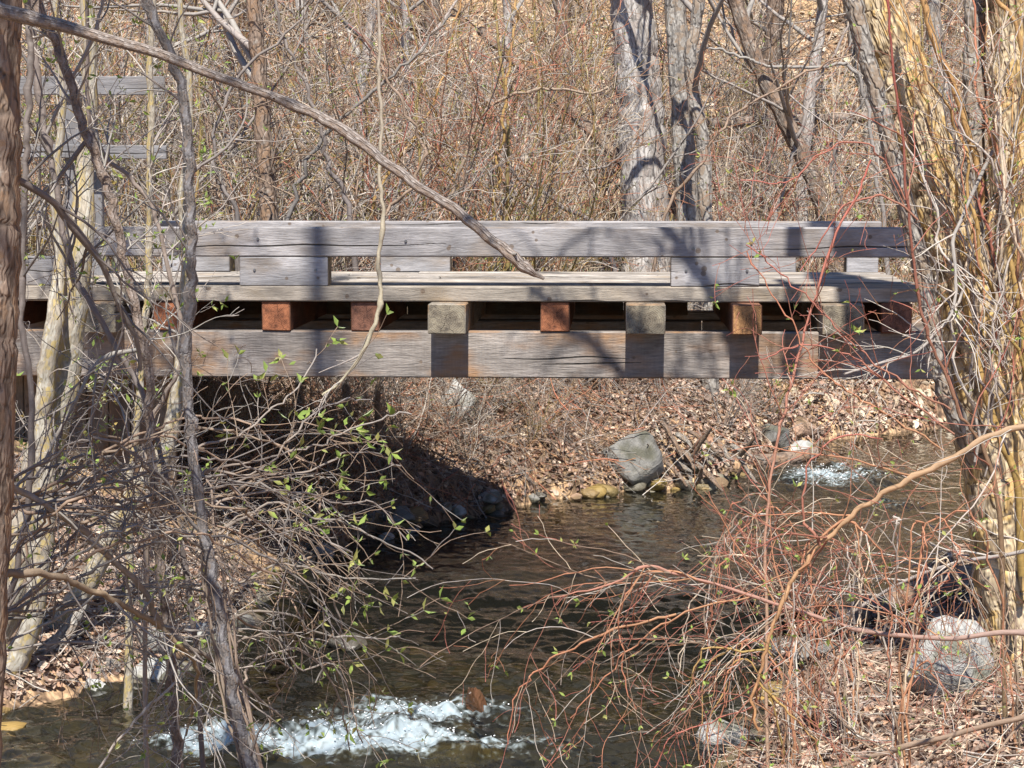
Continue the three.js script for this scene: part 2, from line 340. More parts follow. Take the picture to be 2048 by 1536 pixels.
const wc = foamTex.image.data, N4 = wc.length / 4, wcol = new Uint8Array(wc.length), wtr = new Uint8Array(wc.length);
for (let k = 0; k < N4; k++) { const f = wc[k * 4] / 255; const c = m3([0.27, 0.275, 0.225], [0.46, 0.55, 0.59], Math.sqrt(f)), t = [0.975 * (1 - 0.68 * f), 0.03 + 0.5 * f, 0]; for (let j = 0; j < 3; j++) { wcol[k * 4 + j] = Math.pow(c[j], 1 / 2.2) * 255; wtr[k * 4 + j] = t[j] * 255; } wcol[k * 4 + 3] = wtr[k * 4 + 3] = 255; }
const mk = (d, srgb) => { const t = new THREE.DataTexture(d, 1536, 2048, THREE.RGBAFormat); t.magFilter = t.minFilter = THREE.LinearFilter; if (srgb) t.colorSpace = THREE.SRGBColorSpace; t.needsUpdate = true; return t; };
const wColT = mk(wcol, true), wTrT = mk(wtr, false);
M.water = new THREE.MeshPhysicalMaterial({ map: wColT, roughness: 1, roughnessMap: wTrT, transmission: 1, transmissionMap: wTrT, thickness: 0, ior: 1.33, side: THREE.DoubleSide });
const calmMat = new THREE.MeshPhysicalMaterial({ roughness: 0.04, transmission: 0.93, thickness: 0, ior: 1.33 }); calmMat.color.setRGB(0.27, 0.275, 0.225);
const water = structure(mesh('water', uvw(sheet(wxs, wzs, waterH, 1)), M.water));
tag(water, 'clear creek water running over brown stones with white riffles', 'water');
{ // the same creek downstream, out of the frame to the left of the viewer, and upstream
  const a = structure(mesh('water', sheet(stretch(-16, 4, 40, -4, 3), stretch(-16, 8.4, 40, 8, 3), (x, z) => waterH(x, z) * sstep(8.4, 8.3, z) + (z > 8.39 ? waterH(x, z) : 0), 1), calmMat)); tag(a, 'creek water downstream of the riffle', 'water');
  const b = structure(mesh('water', sheet(stretch(6.4, 17, 30, 6.4, 3), stretch(17, 30, 30, 20, 3), (x, z) => 0.4 * waterH(x, z), 1), calmMat)); tag(b, 'creek water upstream beyond the bend', 'water');
}

// ------------------------------------------------------------------ stones
function rockGeo(s, sx, sy, sz, det = 5, rough = 0.3) {
  const g = new THREE.IcosahedronGeometry(1, det), p = g.attributes.position, q = V(), r = mulberry(s), pl = [];
  for (let k = 0; k < 11; k++) { const n = V(r() * 2 - 1, r() * 2 - 1, r() * 2 - 1).normalize(); pl.push([n, 0.48 + 0.32 * r()]); }
  for (let k = 0; k < p.count; k++) {
    q.fromBufferAttribute(p, k);
    for (const [n, d] of pl) { const e = q.dot(n) - d; if (e > 0) q.addScaledVector(n, -e * 0.96); }
    q.multiplyScalar(1 + rough * fbm(q.x * 1.6 + s, q.y * 1.6, q.z * 1.6, 4) + 0.05 * fbm(q.x * 7 + s, q.y * 7, q.z * 7, 2));
    p.setXYZ(k, q.x * sx * 1.25, q.y * sy * 1.25, q.z * sz * 1.25);
  }
  g.deleteAttribute('normal'); g.deleteAttribute('uv');
  const c = [], u = [];
  for (let k = 0; k < p.count; k++) { const x = p.getX(k), y = p.getY(k), z = p.getZ(k); const t = clamp(0.5 + 1.1 * fbm(x * 9 + s, y * 9, z * 9, 4)), w = sstep(0.1, 0.3, fbm(x * 4 + 7, y * 4 + s, z * 4, 3)); const b = sstep(0.02, 0.16, fbm(x * 6 + 3 * s, y * 6, z * 6 + s, 4)); c.push((0.72 + 0.5 * t - 0.1 * w) * (1 - 0.5 * b), (0.72 + 0.48 * t - 0.13 * w) * (1 - 0.5 * b), (0.70 + 0.46 * t - 0.2 * w) * (1 - 0.6 * b)); u.push(x * 3 + z * 1.3, y * 3 + z); }
  g.setAttribute('color', new THREE.Float32BufferAttribute(c, 3)); g.setAttribute('uv', new THREE.Float32BufferAttribute(u, 2));
  const v = g.toNonIndexed ? g : g; v.computeVertexNormals();
  return smooth(v);
}
function smooth(g) { // join equal corners so that the normals run over the stone
  const p = g.attributes.position, map = new Map(), id = [], np = [], nu = [], nc = [];
  for (let k = 0; k < p.count; k++) { const key = p.getX(k).toFixed(4) + p.getY(k).toFixed(4) + p.getZ(k).toFixed(4); if (!map.has(key)) { map.set(key, np.length / 3); np.push(p.getX(k), p.getY(k), p.getZ(k)); nu.push(g.attributes.uv.getX(k), g.attributes.uv.getY(k)); nc.push(g.attributes.color.getX(k), g.attributes.color.getY(k), g.attributes.color.getZ(k)); } id.push(map.get(key)); }
  const o = new THREE.BufferGeometry(); o.setAttribute('position', new THREE.Float32BufferAttribute(np, 3)); o.setAttribute('uv', new THREE.Float32BufferAttribute(nu, 2)); o.setAttribute('color', new THREE.Float32BufferAttribute(nc, 3)); o.setIndex(id); o.computeVertexNormals(); return o;
}
const rockMap = tex(256, 256, (u, v) => { const a = pfbm(u, v, 12, 12, 4), b = pfbm(u, v, 50, 50, 2); const k = 0.65 + 0.4 * a + 0.3 * (b - 0.5); return [k, k, k]; });
const rockBump = tex(256, 256, (u, v) => 0.6 * pfbm(u, v, 14, 14, 4) + 0.4 * pfbm(u, v, 48, 48, 2));
const rockMat = (r, g, b, rough = 0.85) => { const m = std({ map: rockMap, bumpMap: rockBump, bumpScale: 0.012, vertexColors: true, roughness: rough }); m.color.setRGB(r, g, b); return m; };
M.rockPale = rockMat(0.44, 0.44, 0.43); M.rockGrey = rockMat(0.23, 0.225, 0.215); M.rockRust = rockMat(0.42, 0.28, 0.2); M.rockWet = rockMat(0.10, 0.09, 0.075, 0.3); M.rockBrown = rockMat(0.15, 0.07, 0.035, 0.35); M.rockRed = rockMat(0.55, 0.24, 0.15); M.rockAmber = rockMat(0.5, 0.33, 0.08, 0.4);
const stonesPut = [];
function hit(px, py, d0) { if (d0 < 0) return null; let a = d0 - 2.5; for (let d = a; d < d0 + 2.5; d += 0.03) { const q = P(px, py, d); if (ground(q.x, d) >= q.y) return q; } return null; }  // where that line of sight meets the ground
function rock(name, label, px, py, d, w, h, dep, mat, s, rz = 0) {     // centre pixel, depth, size in metres
  const b = name === 'river_rock' ? null : hit(px, py + 0.38 * h * F / d, d), q = b || P(px, py, d), m = mesh(name, rockGeo(s, w / 2, h / 2, dep / 2), mat);
  if (b) q.y += h * 0.26;
  m.position.copy(q); m.rotation.set(0.05, 0.4 * Math.sin(s), rz); tag(m, label, 'rock'); stonesPut.push([q.x, -q.z, Math.max(w, dep) / 2]); return m;
}

// ------------------------------------------------------------------ the bridge
const boardCache = {};
function board(lx, ly, lz, c = 0.006, ou = 0, ov = 0, warp = 0) {      // chamfered timber, length along x; uv in metres along the grain
  const pts = [];
  for (const sx of [-1, 1]) for (const sy of [-1, 1]) for (const sz of [-1, 1]) {
    const X = sx * lx / 2, Y = sy * ly / 2, Z = sz * lz / 2;
    const w = warp ? V(0, warp * (rnd() - 0.5), warp * (rnd() - 0.5)) : V(0, 0, 0);
    for (const [a, b, e] of [[0, c, c], [c, 0, c], [c, c, 0]]) pts.push(V(X - sx * a, Y - sy * b, Z - sz * e).add(w));
  }
  const g = new ConvexGeometry(pts), p = g.attributes.position, n = g.attributes.normal, u = new Float32Array(p.count * 2), ends = [], sides = [];
  for (let k = 0; k < p.count; k++) {
    const ax = Math.abs(n.getX(k)), ay = Math.abs(n.getY(k)), az = Math.abs(n.getZ(k));
    if (ax > 0.9) { u[k * 2] = p.getZ(k) / lz + 0.5; u[k * 2 + 1] = p.getY(k) / ly + 0.5; }
    else { u[k * 2] = p.getX(k) + ou; u[k * 2 + 1] = (az > ay ? p.getY(k) : p.getZ(k) + 0.23) + ov; }
    if (k % 3 === 0) (ax > 0.9 ? ends : sides).push(k, k + 1, k + 2);
  }
  g.setAttribute('uv', new THREE.BufferAttribute(u, 2));
  g.setIndex([...sides, ...ends]);
  g.addGroup(0, sides.length, 0); g.addGroup(sides.length, ends.length, 1);
  return g;
}
seed(101);
const DB = 13.9, S = F / DB;                                    // metres per pixel at the near face of the bridge
const yB = py => P(1024, py, DB).y, xB = px => (px - 1024) / S;
const bridge = group('timber_footbridge', 'weathered grey timber footbridge with low kerb rails crossing the creek', 'bridge', V(0, 0, -DB));
bridge.rotation.y = -2.6 * Math.PI / 180;
function timber(name, x0, x1, y0, y1, z0, z1, mats, c = 0.006, warp = 0) {
  const g = board(x1 - x0, y1 - y0, z1 - z0, c, rr(0, 4), rr(0, 0.5), warp), m = mesh(name, g, mats, bridge);
  m.position.set((x0 + x1) / 2, (y0 + y1) / 2, (z0 + z1) / 2); return m;
}
const yDeck = yB(573), yDeckB = yB(603), yBeamT = yB(663), yBeamB = yB(756), yCurbB = yDeck + 0.186, yCurbT = yCurbB + 0.19;
const WIDE = 2.45;
const beamM = [M.beam, M.endGrey];
timber('girder', -3.6, 2.78, yBeamB, yBeamT, -0.2, 0, beamM, 0.008);
timber('girder', -3.6, 2.78, yBeamB, yBeamT, -WIDE * 0.5 - 0.1, -WIDE * 0.5 + 0.1, beamM, 0.008);
timber('girder', -3.6, 2.78, yBeamB, yBeamT, -WIDE, -WIDE + 0.2, beamM, 0.008);
// cross joists: [left pixel, right pixel, how far the end stands out, kind; d is brown with painted shade]
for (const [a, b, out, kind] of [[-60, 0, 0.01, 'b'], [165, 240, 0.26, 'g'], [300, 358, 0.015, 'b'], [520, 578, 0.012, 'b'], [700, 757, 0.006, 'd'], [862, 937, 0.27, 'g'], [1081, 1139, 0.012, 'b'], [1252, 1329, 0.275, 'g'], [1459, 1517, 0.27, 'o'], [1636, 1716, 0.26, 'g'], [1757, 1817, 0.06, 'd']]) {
  const L = WIDE + out - 0.02, w = (b - a) / S, mats = kind === 'g' ? [M.joistGrey, M.endGrey] : kind === 'o' ? [M.joistBrown, M.endOrange] : kind === 'd' ? [M.joistBrown, M.endShaded] : [M.joistBrown, M.endBrown];
  const m = mesh('joist', board(L, yDeckB - yBeamT - 0.004, w, 0.006, rr(0, 4), rr(0, 0.5), 0.004), mats, bridge);
  m.rotation.y = -Math.PI / 2;
  m.position.set(xB((a + b) / 2), (yDeckB + yBeamT) / 2 - 0.001, out - L / 2);
}
for (const [a, b] of [[-0.5, 165], [241, 299], [359, 519], [579, 699], [758, 861], [938, 1080], [1140, 1251], [1330, 1395], [1518, 1635], [1717, 1756]]) timber('added_blocking', xB(a) + 0.004, xB(b) - 0.004, yBeamT + 0.002, yDeckB - 0.002, -1.78, -1.72, [M.wallBoard, M.endShaded]);  // added, not seen: timbers closing the bays so the gaps stay dark
// deck planks run along the bridge
{ let z = 0.03, k = 0; while (z > -WIDE) {
  const w = k === 0 ? 0.15 : rr(0.125, 0.15), cuts = k === 0 ? [-3.5, 2.62] : [-3.5, rr(-1.6, 1.6), 2.62];
  for (let j = 0; j < cuts.length - 1; j++) timber('deck_plank', cuts[j] + (j ? 0.004 : 0), cuts[j + 1], yDeckB, yDeck + (k ? rr(-0.012, 0.008) : 0), z - w, z, k ? [M.deck, M.endGrey] : [M.edge, M.endGrey], 0.007, 0.003);
  z -= w + rr(0.01, 0.02); k++;
} }
// kerb rails on spacer blocks
const curbM = [M.curb, M.endGrey], blockM = [M.block, M.endGrey];
for (const [z0, z1] of [[-0.165, 0.028], [-WIDE + 0.02, -WIDE + 0.21]]) timber('kerb_rail', -2.75, 2.6, yCurbB + 0.001, yCurbT, z0, z1, curbM, 0.009, 0.002);
const blocks = [[xB(477), xB(655), 0.026, true], [xB(1341), xB(1516), 0.026, true], [xB(-60), xB(120), 0.026, true], [-1.075, -0.56, -WIDE + 0.2, false], [1.42, 1.98, -WIDE + 0.2, false], [2.35, 2.58, -WIDE + 0.2, false], [-2.7, -2.2, -WIDE + 0.2, false]];
const boltG = new THREE.CylinderGeometry(0.008, 0.01, 0.012, 8); boltG.rotateX(Math.PI / 2);
M.bolt = new THREE.MeshStandardMaterial({ color: 0x8a8784, roughness: 0.45, metalness: 0.8 });
for (const [x0, x1, z1, near] of blocks) {
  const b = timber('spacer_block', x0, x1, yDeck + 0.002, yCurbB - 0.001, z1 - 0.19, z1, blockM, 0.006);
  if (near) for (const t of [-0.33, 0.36]) { const n = mesh('bolt', boltG, M.bolt, b); n.position.set((x1 - x0) * t, 0.01, 0.097); }
}
for (const px of [515, 1385, 1500, 812]) { const n = mesh('bolt', boltG, M.bolt, bridge); n.position.set(xB(px), yCurbB + rr(0.05, 0.14), 0.032); }

// board wall of the abutment at the left end
{ const w = group('retaining_wall', 'dark upright board retaining wall under the end of the footbridge', 'wall', V(0, 0, -DB - 0.12));
  w.rotation.y = bridge.rotation.y;
  for (let x = -3.7, k = 0; x < xB(275); k++) { const bw = rr(0.13, 0.16), m = mesh('wall_board', board(1.55, 0.05, bw - 0.006, 0.006, rr(0, 4), rr(0, 0.5)), [M.wallBoard, M.endGrey], w); m.rotation.set(0, 0, Math.PI / 2); m.rotateX(Math.PI / 2); m.position.set(x + bw / 2, yBeamB - 0.785, -0.26 + rr(-0.008, 0.008)); x += bw; }
}
// rail fence on the approach behind
{ const o = V(0, 0, 0), f = group('rail_fence', 'grey two rail timber fence behind the mossy leaning trunks', 'fence', o);
  const D = 15.6;
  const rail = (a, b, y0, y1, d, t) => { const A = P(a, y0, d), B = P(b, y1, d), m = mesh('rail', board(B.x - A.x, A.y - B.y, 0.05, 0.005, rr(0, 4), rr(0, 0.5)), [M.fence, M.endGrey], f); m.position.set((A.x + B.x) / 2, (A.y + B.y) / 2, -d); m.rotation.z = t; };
  rail(-60, 334, 289, 316, D, -0.012); rail(-60, 330, 153, 190, D + 0.01, 0.0);
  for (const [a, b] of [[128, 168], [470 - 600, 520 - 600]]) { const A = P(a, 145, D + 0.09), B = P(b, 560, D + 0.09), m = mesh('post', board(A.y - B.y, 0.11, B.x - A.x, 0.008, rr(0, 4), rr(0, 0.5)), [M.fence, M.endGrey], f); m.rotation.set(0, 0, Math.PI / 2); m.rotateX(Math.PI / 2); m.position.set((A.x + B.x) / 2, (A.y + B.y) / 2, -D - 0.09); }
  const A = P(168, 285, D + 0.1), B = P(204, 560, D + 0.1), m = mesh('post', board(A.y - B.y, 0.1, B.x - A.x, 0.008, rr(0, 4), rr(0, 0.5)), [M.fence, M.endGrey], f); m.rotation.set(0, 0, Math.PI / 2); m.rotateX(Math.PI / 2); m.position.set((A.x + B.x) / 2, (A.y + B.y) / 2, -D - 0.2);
}

// ------------------------------------------------------------------ plants
const COL = {
  grey: [[0.30, 0.27, 0.245], [0.34, 0.30, 0.27]], pale: [[0.48, 0.425, 0.37], [0.55, 0.485, 0.425]], dark: [[0.17, 0.145, 0.135], [0.24, 0.205, 0.18]],
  brown: [[0.26, 0.185, 0.13], [0.33, 0.235, 0.17]], gold: [[0.36, 0.25, 0.075], [0.47, 0.27, 0.11]], olive: [[0.27, 0.22, 0.075], [0.34, 0.25, 0.10]],
  red: [[0.33, 0.15, 0.095], [0.43, 0.135, 0.105]], rust: [[0.42, 0.22, 0.115], [0.48, 0.185, 0.11]], straw: [[0.60, 0.47, 0.33], [0.67, 0.55, 0.42]],
};
const LEAFC = [[0.24, 0.34, 0.055], [0.30, 0.40, 0.08], [0.20, 0.29, 0.05], [0.36, 0.36, 0.10]], LEAFB = [[0.26, 0.22, 0.05], [0.33, 0.24, 0.06], [0.22, 0.25, 0.06]];
const jit = (c, k) => { const f = 1 + (rnd() - 0.5) * k; return [c[0] * f * (1 + (rnd() - 0.5) * 0.1), c[1] * f, c[2] * f]; };
const rv = () => V(rnd() * 2 - 1, rnd() * 2 - 1, rnd() * 2 - 1);
function perp(d) { const a = rv(); a.addScaledVector(d, -a.dot(d)); return a.normalize(); }
function leaves(LB, p, d, n, L, cols) {
  for (let k = 0; k < n; k++) { const dir = d.clone().multiplyScalar(0.5).addScaledVector(perp(d), 0.75).add(V(0, 0.15, 0)).normalize(); LB.leaf(p, dir, perp(dir), L * rr(0.6, 1.2), L * rr(0.3, 0.45), jit(pick(cols), 0.3)); }
}
// recursive branch; o: seg, wig, trop, den, len, ang per level
function grow(B, o, p, dir, len, r, lev) {
  const n = Math.max(3, Math.ceil(len / o.seg[lev])), pts = [p.clone()], rad = [r], d = dir.clone(), dirs = [d.clone()];
  for (let k = 1; k <= n; k++) {
    d.addScaledVector(rv(), o.wig[lev]); d.y += o.trop[lev] * (0.4 + 0.6 * k / n); d.normalize();
    pts.push(pts[k - 1].clone().addScaledVector(d, len / n)); dirs.push(d.clone());
    rad.push(Math.max(o.rmin || 0.0012, r * (1 - (1 - (o.taper || 0.3)) * k / n)));
  }
  const c = o.mix ? pick(o.mix[Math.min(lev, o.mix.length - 1)]) : o.cols[Math.min(lev, o.cols.length - 1)];
  (lev ? B.t : B.s).tube(pts, rad, o.sides ? o.sides[lev] : lev === 0 ? 6 : lev === 1 ? 4 : 3, jit(c[0], 0.35), jit(c[1], 0.35), { tile: 0.12 });
  if (lev < o.den.length) {
    const cnt = Math.floor(len * o.den[lev] + rnd());
    for (let k = 0; k < cnt; k++) {
      const t = rr(o.t0 ?? 0.15, 0.98), f = t * n, a = Math.floor(f), q = pts[a].clone().lerp(pts[Math.min(n, a + 1)], f - a);
      const cd = dirs[a].clone().multiplyScalar(Math.cos(o.ang[lev])).addScaledVector(perp(dirs[a]), Math.sin(o.ang[lev]) * rr(0.6, 1.2)).normalize();
      grow(B, o, q, cd, o.len[lev] * rr(0.5, 1.3) * (1.15 - 0.5 * t), Math.max(o.rmin || 0.0012, Math.min(rad[a] * 0.7, o.rad[lev] * rr(0.7, 1.2))), lev + 1);
    }
  }
  if (B.l && lev >= (o.leafLev ?? 2)) { if (rnd() < (o.leafP ?? 0.4)) leaves(B.l, pts[n], dirs[n], 2 + Math.floor(rnd() * 3), o.leafL || 0.025, o.leafCols || LEAFC); if (rnd() < (o.leafP ?? 0.4) * 0.4) { const j = Math.floor(n * 0.6); leaves(B.l, pts[j], dirs[j], 2, (o.leafL || 0.025) * 0.8, o.leafCols || LEAFC); } }
  return { pts, dirs, rad };
}
const parts = (g, B, names = ['stem', 'twig_spray']) => {
  if (B.s.i.length) mesh(names[0], B.s.geo(), M.twig, g);
  if (B.t.i.length) stuff(mesh(names[1], B.t.geo(), M.twig, g));
  if (B.l && B.l.i.length) stuff(mesh('leaf_buds', B.l.geo(), M.leaf, g));
};
const newB = (leaf = true) => ({ s: new MB(), t: new MB(), l: leaf ? new MB() : null });
// a line through surveyed points [px, py, depth, width in px], smoothed and made a little crooked
function line(list, step = 0.06, wob = 0.004, rough) {
  const pts = list.map(e => e[0].isVector3 ? e[0] : P(e[0], e[1], e[2])), ra = list.map(e => e[0].isVector3 ? e[1] : e[3] * 0.5 * e[2] / F);
  const curve = new THREE.CatmullRomCurve3(pts, false, 'centripetal'), n = Math.max(4, Math.ceil(curve.getLength() / step)), out = [], rad = [];
  const s = rnd() * 50, kn = []; if (Math.max(...ra) < 0.028) for (let k = 0; k < n / 9; k++) kn.push([rnd() * n, 0.12 + 0.22 * rnd()]);
  for (let k = 0; k <= n; k++) { const t = k / n, f = t * (pts.length - 1), a = Math.min(pts.length - 2, Math.floor(f)), q = curve.getPoint(t); q.x += wob * noise(k * 0.5, s, 1) * 2; q.y += wob * noise(k * 0.5, s, 2); q.z += wob * noise(k * 0.5, s, 5) * 2; out.push(q); rad.push(mix(ra[a], ra[a + 1], f - a) * (1 + 0.12 * noise(k * 0.7, s, 8) + kn.reduce((a, [c, g]) => a + g * Math.exp(-((k - c) ** 2) * 0.9), 0))); }
  return { pts: out, rad };
}
function twigsOn(B, o, L, cnt, from = 0, to = 1, lev = 1) {        // side shoots on a line
  const n = L.pts.length - 1;
  for (let k = 0; k < cnt; k++) {
    const a = Math.min(n - 1, Math.floor(rr(from, to) * n)), d = V().subVectors(L.pts[a + 1], L.pts[a]).normalize();
    const cd = d.clone().multiplyScalar(Math.cos(o.ang[0])).addScaledVector(perp(d), Math.sin(o.ang[0])).normalize();
    grow(B, o, L.pts[a], cd, o.len[0] * rr(0.4, 1.3), Math.min(L.rad[a] * 0.6, o.rad[0] * rr(0.6, 1.2)), lev);
  }
}
const furrow = (s, k, fq = 7) => (a, v) => k * (noise(Math.cos(a) * fq * 0.5 + s, Math.sin(a) * fq * 0.5, v * 2.2) + 0.6 * noise(Math.cos(a) * fq + s, Math.sin(a) * fq, v * 5));
function trunk(g, name, L, mat, sides, s, tile = 0.35, k = 0.12) {
  const b = new MB(); b.tube(L.pts, L.rad, sides, [1, 1, 1], [1, 1, 1], { tile, rough: furrow(s, k), cap: true });
  const m = mesh(name, b.geo(true), mat, g); return m;
}

// --- prototypes of the thicket shrubs, built once; [stem colour sets]
const O = {
  willow: { seg: [0.16, 0.10, 0.06], wig: [0.16, 0.24, 0.30], trop: [0.02, 0.02, 0.0], den: [4.2, 5], len: [0.85, 0.32], rad: [0.006, 0.003], ang: [0.65, 0.8], cols: [COL.gold, COL.rust, COL.rust], rmin: 0.003, leafP: 0.14, leafCols: LEAFB, mix: [[COL.gold, COL.gold, COL.olive, COL.brown, COL.dark], [COL.gold, COL.rust, COL.pale, COL.brown, COL.olive], [COL.pale, COL.rust, COL.straw, COL.brown]] },
  grey: { seg: [0.16, 0.10, 0.06], wig: [0.20, 0.30, 0.36], trop: [0.02, 0.0, -0.01], den: [4.2, 5.5], len: [0.75, 0.32], rad: [0.007, 0.003], ang: [0.8, 0.9], cols: [COL.grey, COL.brown, COL.pale], rmin: 0.003, leafP: 0.10, mix: [[COL.grey, COL.dark, COL.brown, COL.pale], [COL.grey, COL.brown, COL.pale, COL.pale], [COL.pale, COL.grey, COL.straw, COL.brown]] },
  leafy: { seg: [0.16, 0.10, 0.06], wig: [0.14, 0.22, 0.30], trop: [0.02, 0.0, -0.01], den: [4.0, 5], len: [0.75, 0.3], rad: [0.007, 0.003], ang: [0.8, 0.9], rmin: 0.003, leafP: 0.6, leafL: 0.042, leafCols: [...LEAFB, ...LEAFC], mix: [[COL.grey, COL.dark, COL.brown], [COL.grey, COL.brown, COL.dark], [COL.brown, COL.grey, COL.olive]] },
  red: { seg: [0.14, 0.09, 0.06], wig: [0.20, 0.30, 0.36], trop: [-0.02, -0.02, -0.02], den: [4.0, 5], len: [0.8, 0.3], rad: [0.005, 0.0028], ang: [0.7, 0.9], cols: [COL.rust, COL.red, COL.red], rmin: 0.0028, leafP: 0.14, mix: [[COL.rust, COL.brown, COL.grey, COL.red], [COL.rust, COL.red, COL.brown, COL.pale, COL.grey], [COL.red, COL.pale, COL.rust, COL.brown]] },
  straw: { seg: [0.15, 0.10, 0.07], wig: [0.12, 0.2, 0.25], trop: [0.01, 0.0, -0.02], den: [4.0, 5], len: [0.7, 0.3], rad: [0.005, 0.0028], ang: [0.7, 0.8], cols: [COL.straw, COL.pale, COL.straw], rmin: 0.003, leafP: 0.04 },
};
function shrubGeo(o, stems, h, spread, s) {
  seed(s); const B = newB();
  for (let k = 0; k < stems; k++) { const a = rr(0, 6.28), t = spread * rr(0.2, 1); grow(B, o, V(Math.cos(a) * 0.18 * rnd(), -0.08, Math.sin(a) * 0.18 * rnd()), V(Math.cos(a) * t, 1, Math.sin(a) * t).normalize(), h * rr(0.6, 1.15), rr(0.007, 0.013) * (rnd() < 0.25 ? 1.8 : 1), 0); }
  return { s: B.s.geo(), t: B.t.geo(), l: B.l.i.length ? B.l.geo() : null };
}
const protos = {
  willow: [shrubGeo(O.willow, 9, 3.1, 0.45, 1), shrubGeo(O.willow, 8, 3.6, 0.35, 2)],
  grey: [shrubGeo(O.grey, 9, 2.8, 0.7, 3), shrubGeo(O.grey, 9, 3.3, 0.55, 4)],
  red: [shrubGeo(O.red, 11, 2.3, 0.75, 5), shrubGeo(O.red, 10, 2.7, 0.6, 6)],
  straw: [shrubGeo(O.straw, 10, 2.2, 0.7, 7)],
  leafy: [shrubGeo(O.leafy, 9, 2.9, 0.65, 8)],
};
const protoGroups = new Map();
function shrub(kind, v, x, d, sc, turn, lean = 0, label, grp) {
  const g = protos[kind][v % protos[kind].length], o = group({ willow: 'willow_shrub', grey: 'bare_shrub', red: 'red_twig_shrub', straw: 'dry_shrub', leafy: 'leafing_shrub' }[kind], label, 'shrub', gAt(x, d), grp);
  o.rotation.set(lean, turn, lean * 0.6); o.scale.setScalar(sc);
  mesh('stem', g.s, M.twig, o); stuff(mesh('twig_spray', g.t, M.twig, o)); if (g.l) stuff(mesh('leaf_buds', g.l, M.leaf, o));
  return o;
}
// --- shrubs on the far bank behind the bridge, each one a thing
const shrubLabel = { willow: 'golden stemmed willow shrub in the thicket behind the footbridge', grey: 'bare grey brown shrub in the thicket behind the footbridge', red: 'red twigged shrub in the thicket behind the footbridge', straw: 'pale straw coloured dry shrub behind the footbridge', leafy: 'grey shrub with olive green young leaves behind the footbridge' };
const shrubGroup = { willow: 'willow shrubs behind the bridge', grey: 'bare shrubs behind the bridge', red: 'red twig shrubs behind the bridge', straw: 'dry shrubs behind the bridge', leafy: 'leafing shrubs behind the bridge' };
seed(404);
{
  const kinds = ['grey', 'willow', 'willow', 'red', 'straw', 'straw', 'leafy', 'willow'];
  for (let k = 0; k < 64; k++) {
    const d = mix(17.6, 26, (k + rnd()) / 64), half = 1024 / F * d + 0.4, px = ((k * 0.618) % 1) * 2 - 1;
    let x = px * half + rr(-0.25, 0.25);
    if (inside(x, d) || segDist(x, d, farEdge) < 0.9 || (nearEdge && segDist(x, d, nearEdge) < 0.3)) { x -= 1.6; if (inside(x, d) || segDist(x, d, farEdge) < 0.9) continue; }
    const left = x < -1.2;
    const kd = left ? pick(['leafy', 'leafy', 'grey', 'willow']) : x > 1.5 ? pick(['red', 'red', 'willow', 'grey', 'straw', 'straw']) : pick(kinds);
    const spx = 1024 + x * F / d, open = d < 23.5 && spx > 1150 && spx < 1440; shrub(kd, k, x, d, rr(0.8, 1.15) * (open ? 0.42 : 1), rr(0, 6.28), rr(-0.12, 0.12), shrubLabel[kd], shrubGroup[kd]);
  }
}
// the thicket farther up the hillside reads as one mass
seed(505);
{
  const sets = [['willow', 0, 38], ['grey', 1, 26], ['red', 0, 26], ['straw', 0, 44], ['leafy', 0, 26]];
  for (const [kd, v, n] of sets) {
    const g = protos[kd][v]; const mats = [];
    for (let k = 0; k < n; k++) { const d = rr(24.5, 44), x = rr(-1.05, 1.05) * (1024 / F * d + 1); if (inside(x, d) || segDist(x, d, farEdge) < 0.5 || segDist(x, d, nearEdge) < 0.5) continue; const m = new THREE.Matrix4().compose(gAt(x, d), new THREE.Quaternion().setFromEuler(new THREE.Euler(rr(-0.15, 0.15), rr(0, 6.28), rr(-0.15, 0.15))), V(1, 1, 1).multiplyScalar(rr(0.8, 1.4))); mats.push(m); }
    for (const [gg, mt, nm] of [[g.s, M.twig, 'hillside_thicket'], [g.t, M.twig, 'hillside_thicket'], [g.l, M.leaf, 'hillside_thicket']]) { if (!gg) continue; const im = new THREE.InstancedMesh(gg, mt, mats.length); mats.forEach((m, k) => im.setMatrixAt(k, m)); im.name = numbered(nm); im.castShadow = im.receiveShadow = true; scene.add(im); stuff(im, `far ${kd === 'red' ? 'reddish' : kd === 'willow' ? 'golden' : kd === 'straw' ? 'straw coloured' : kd === 'leafy' ? 'olive leaved' : 'grey'} thicket covering the hillside`, 'thicket'); }
  }
}

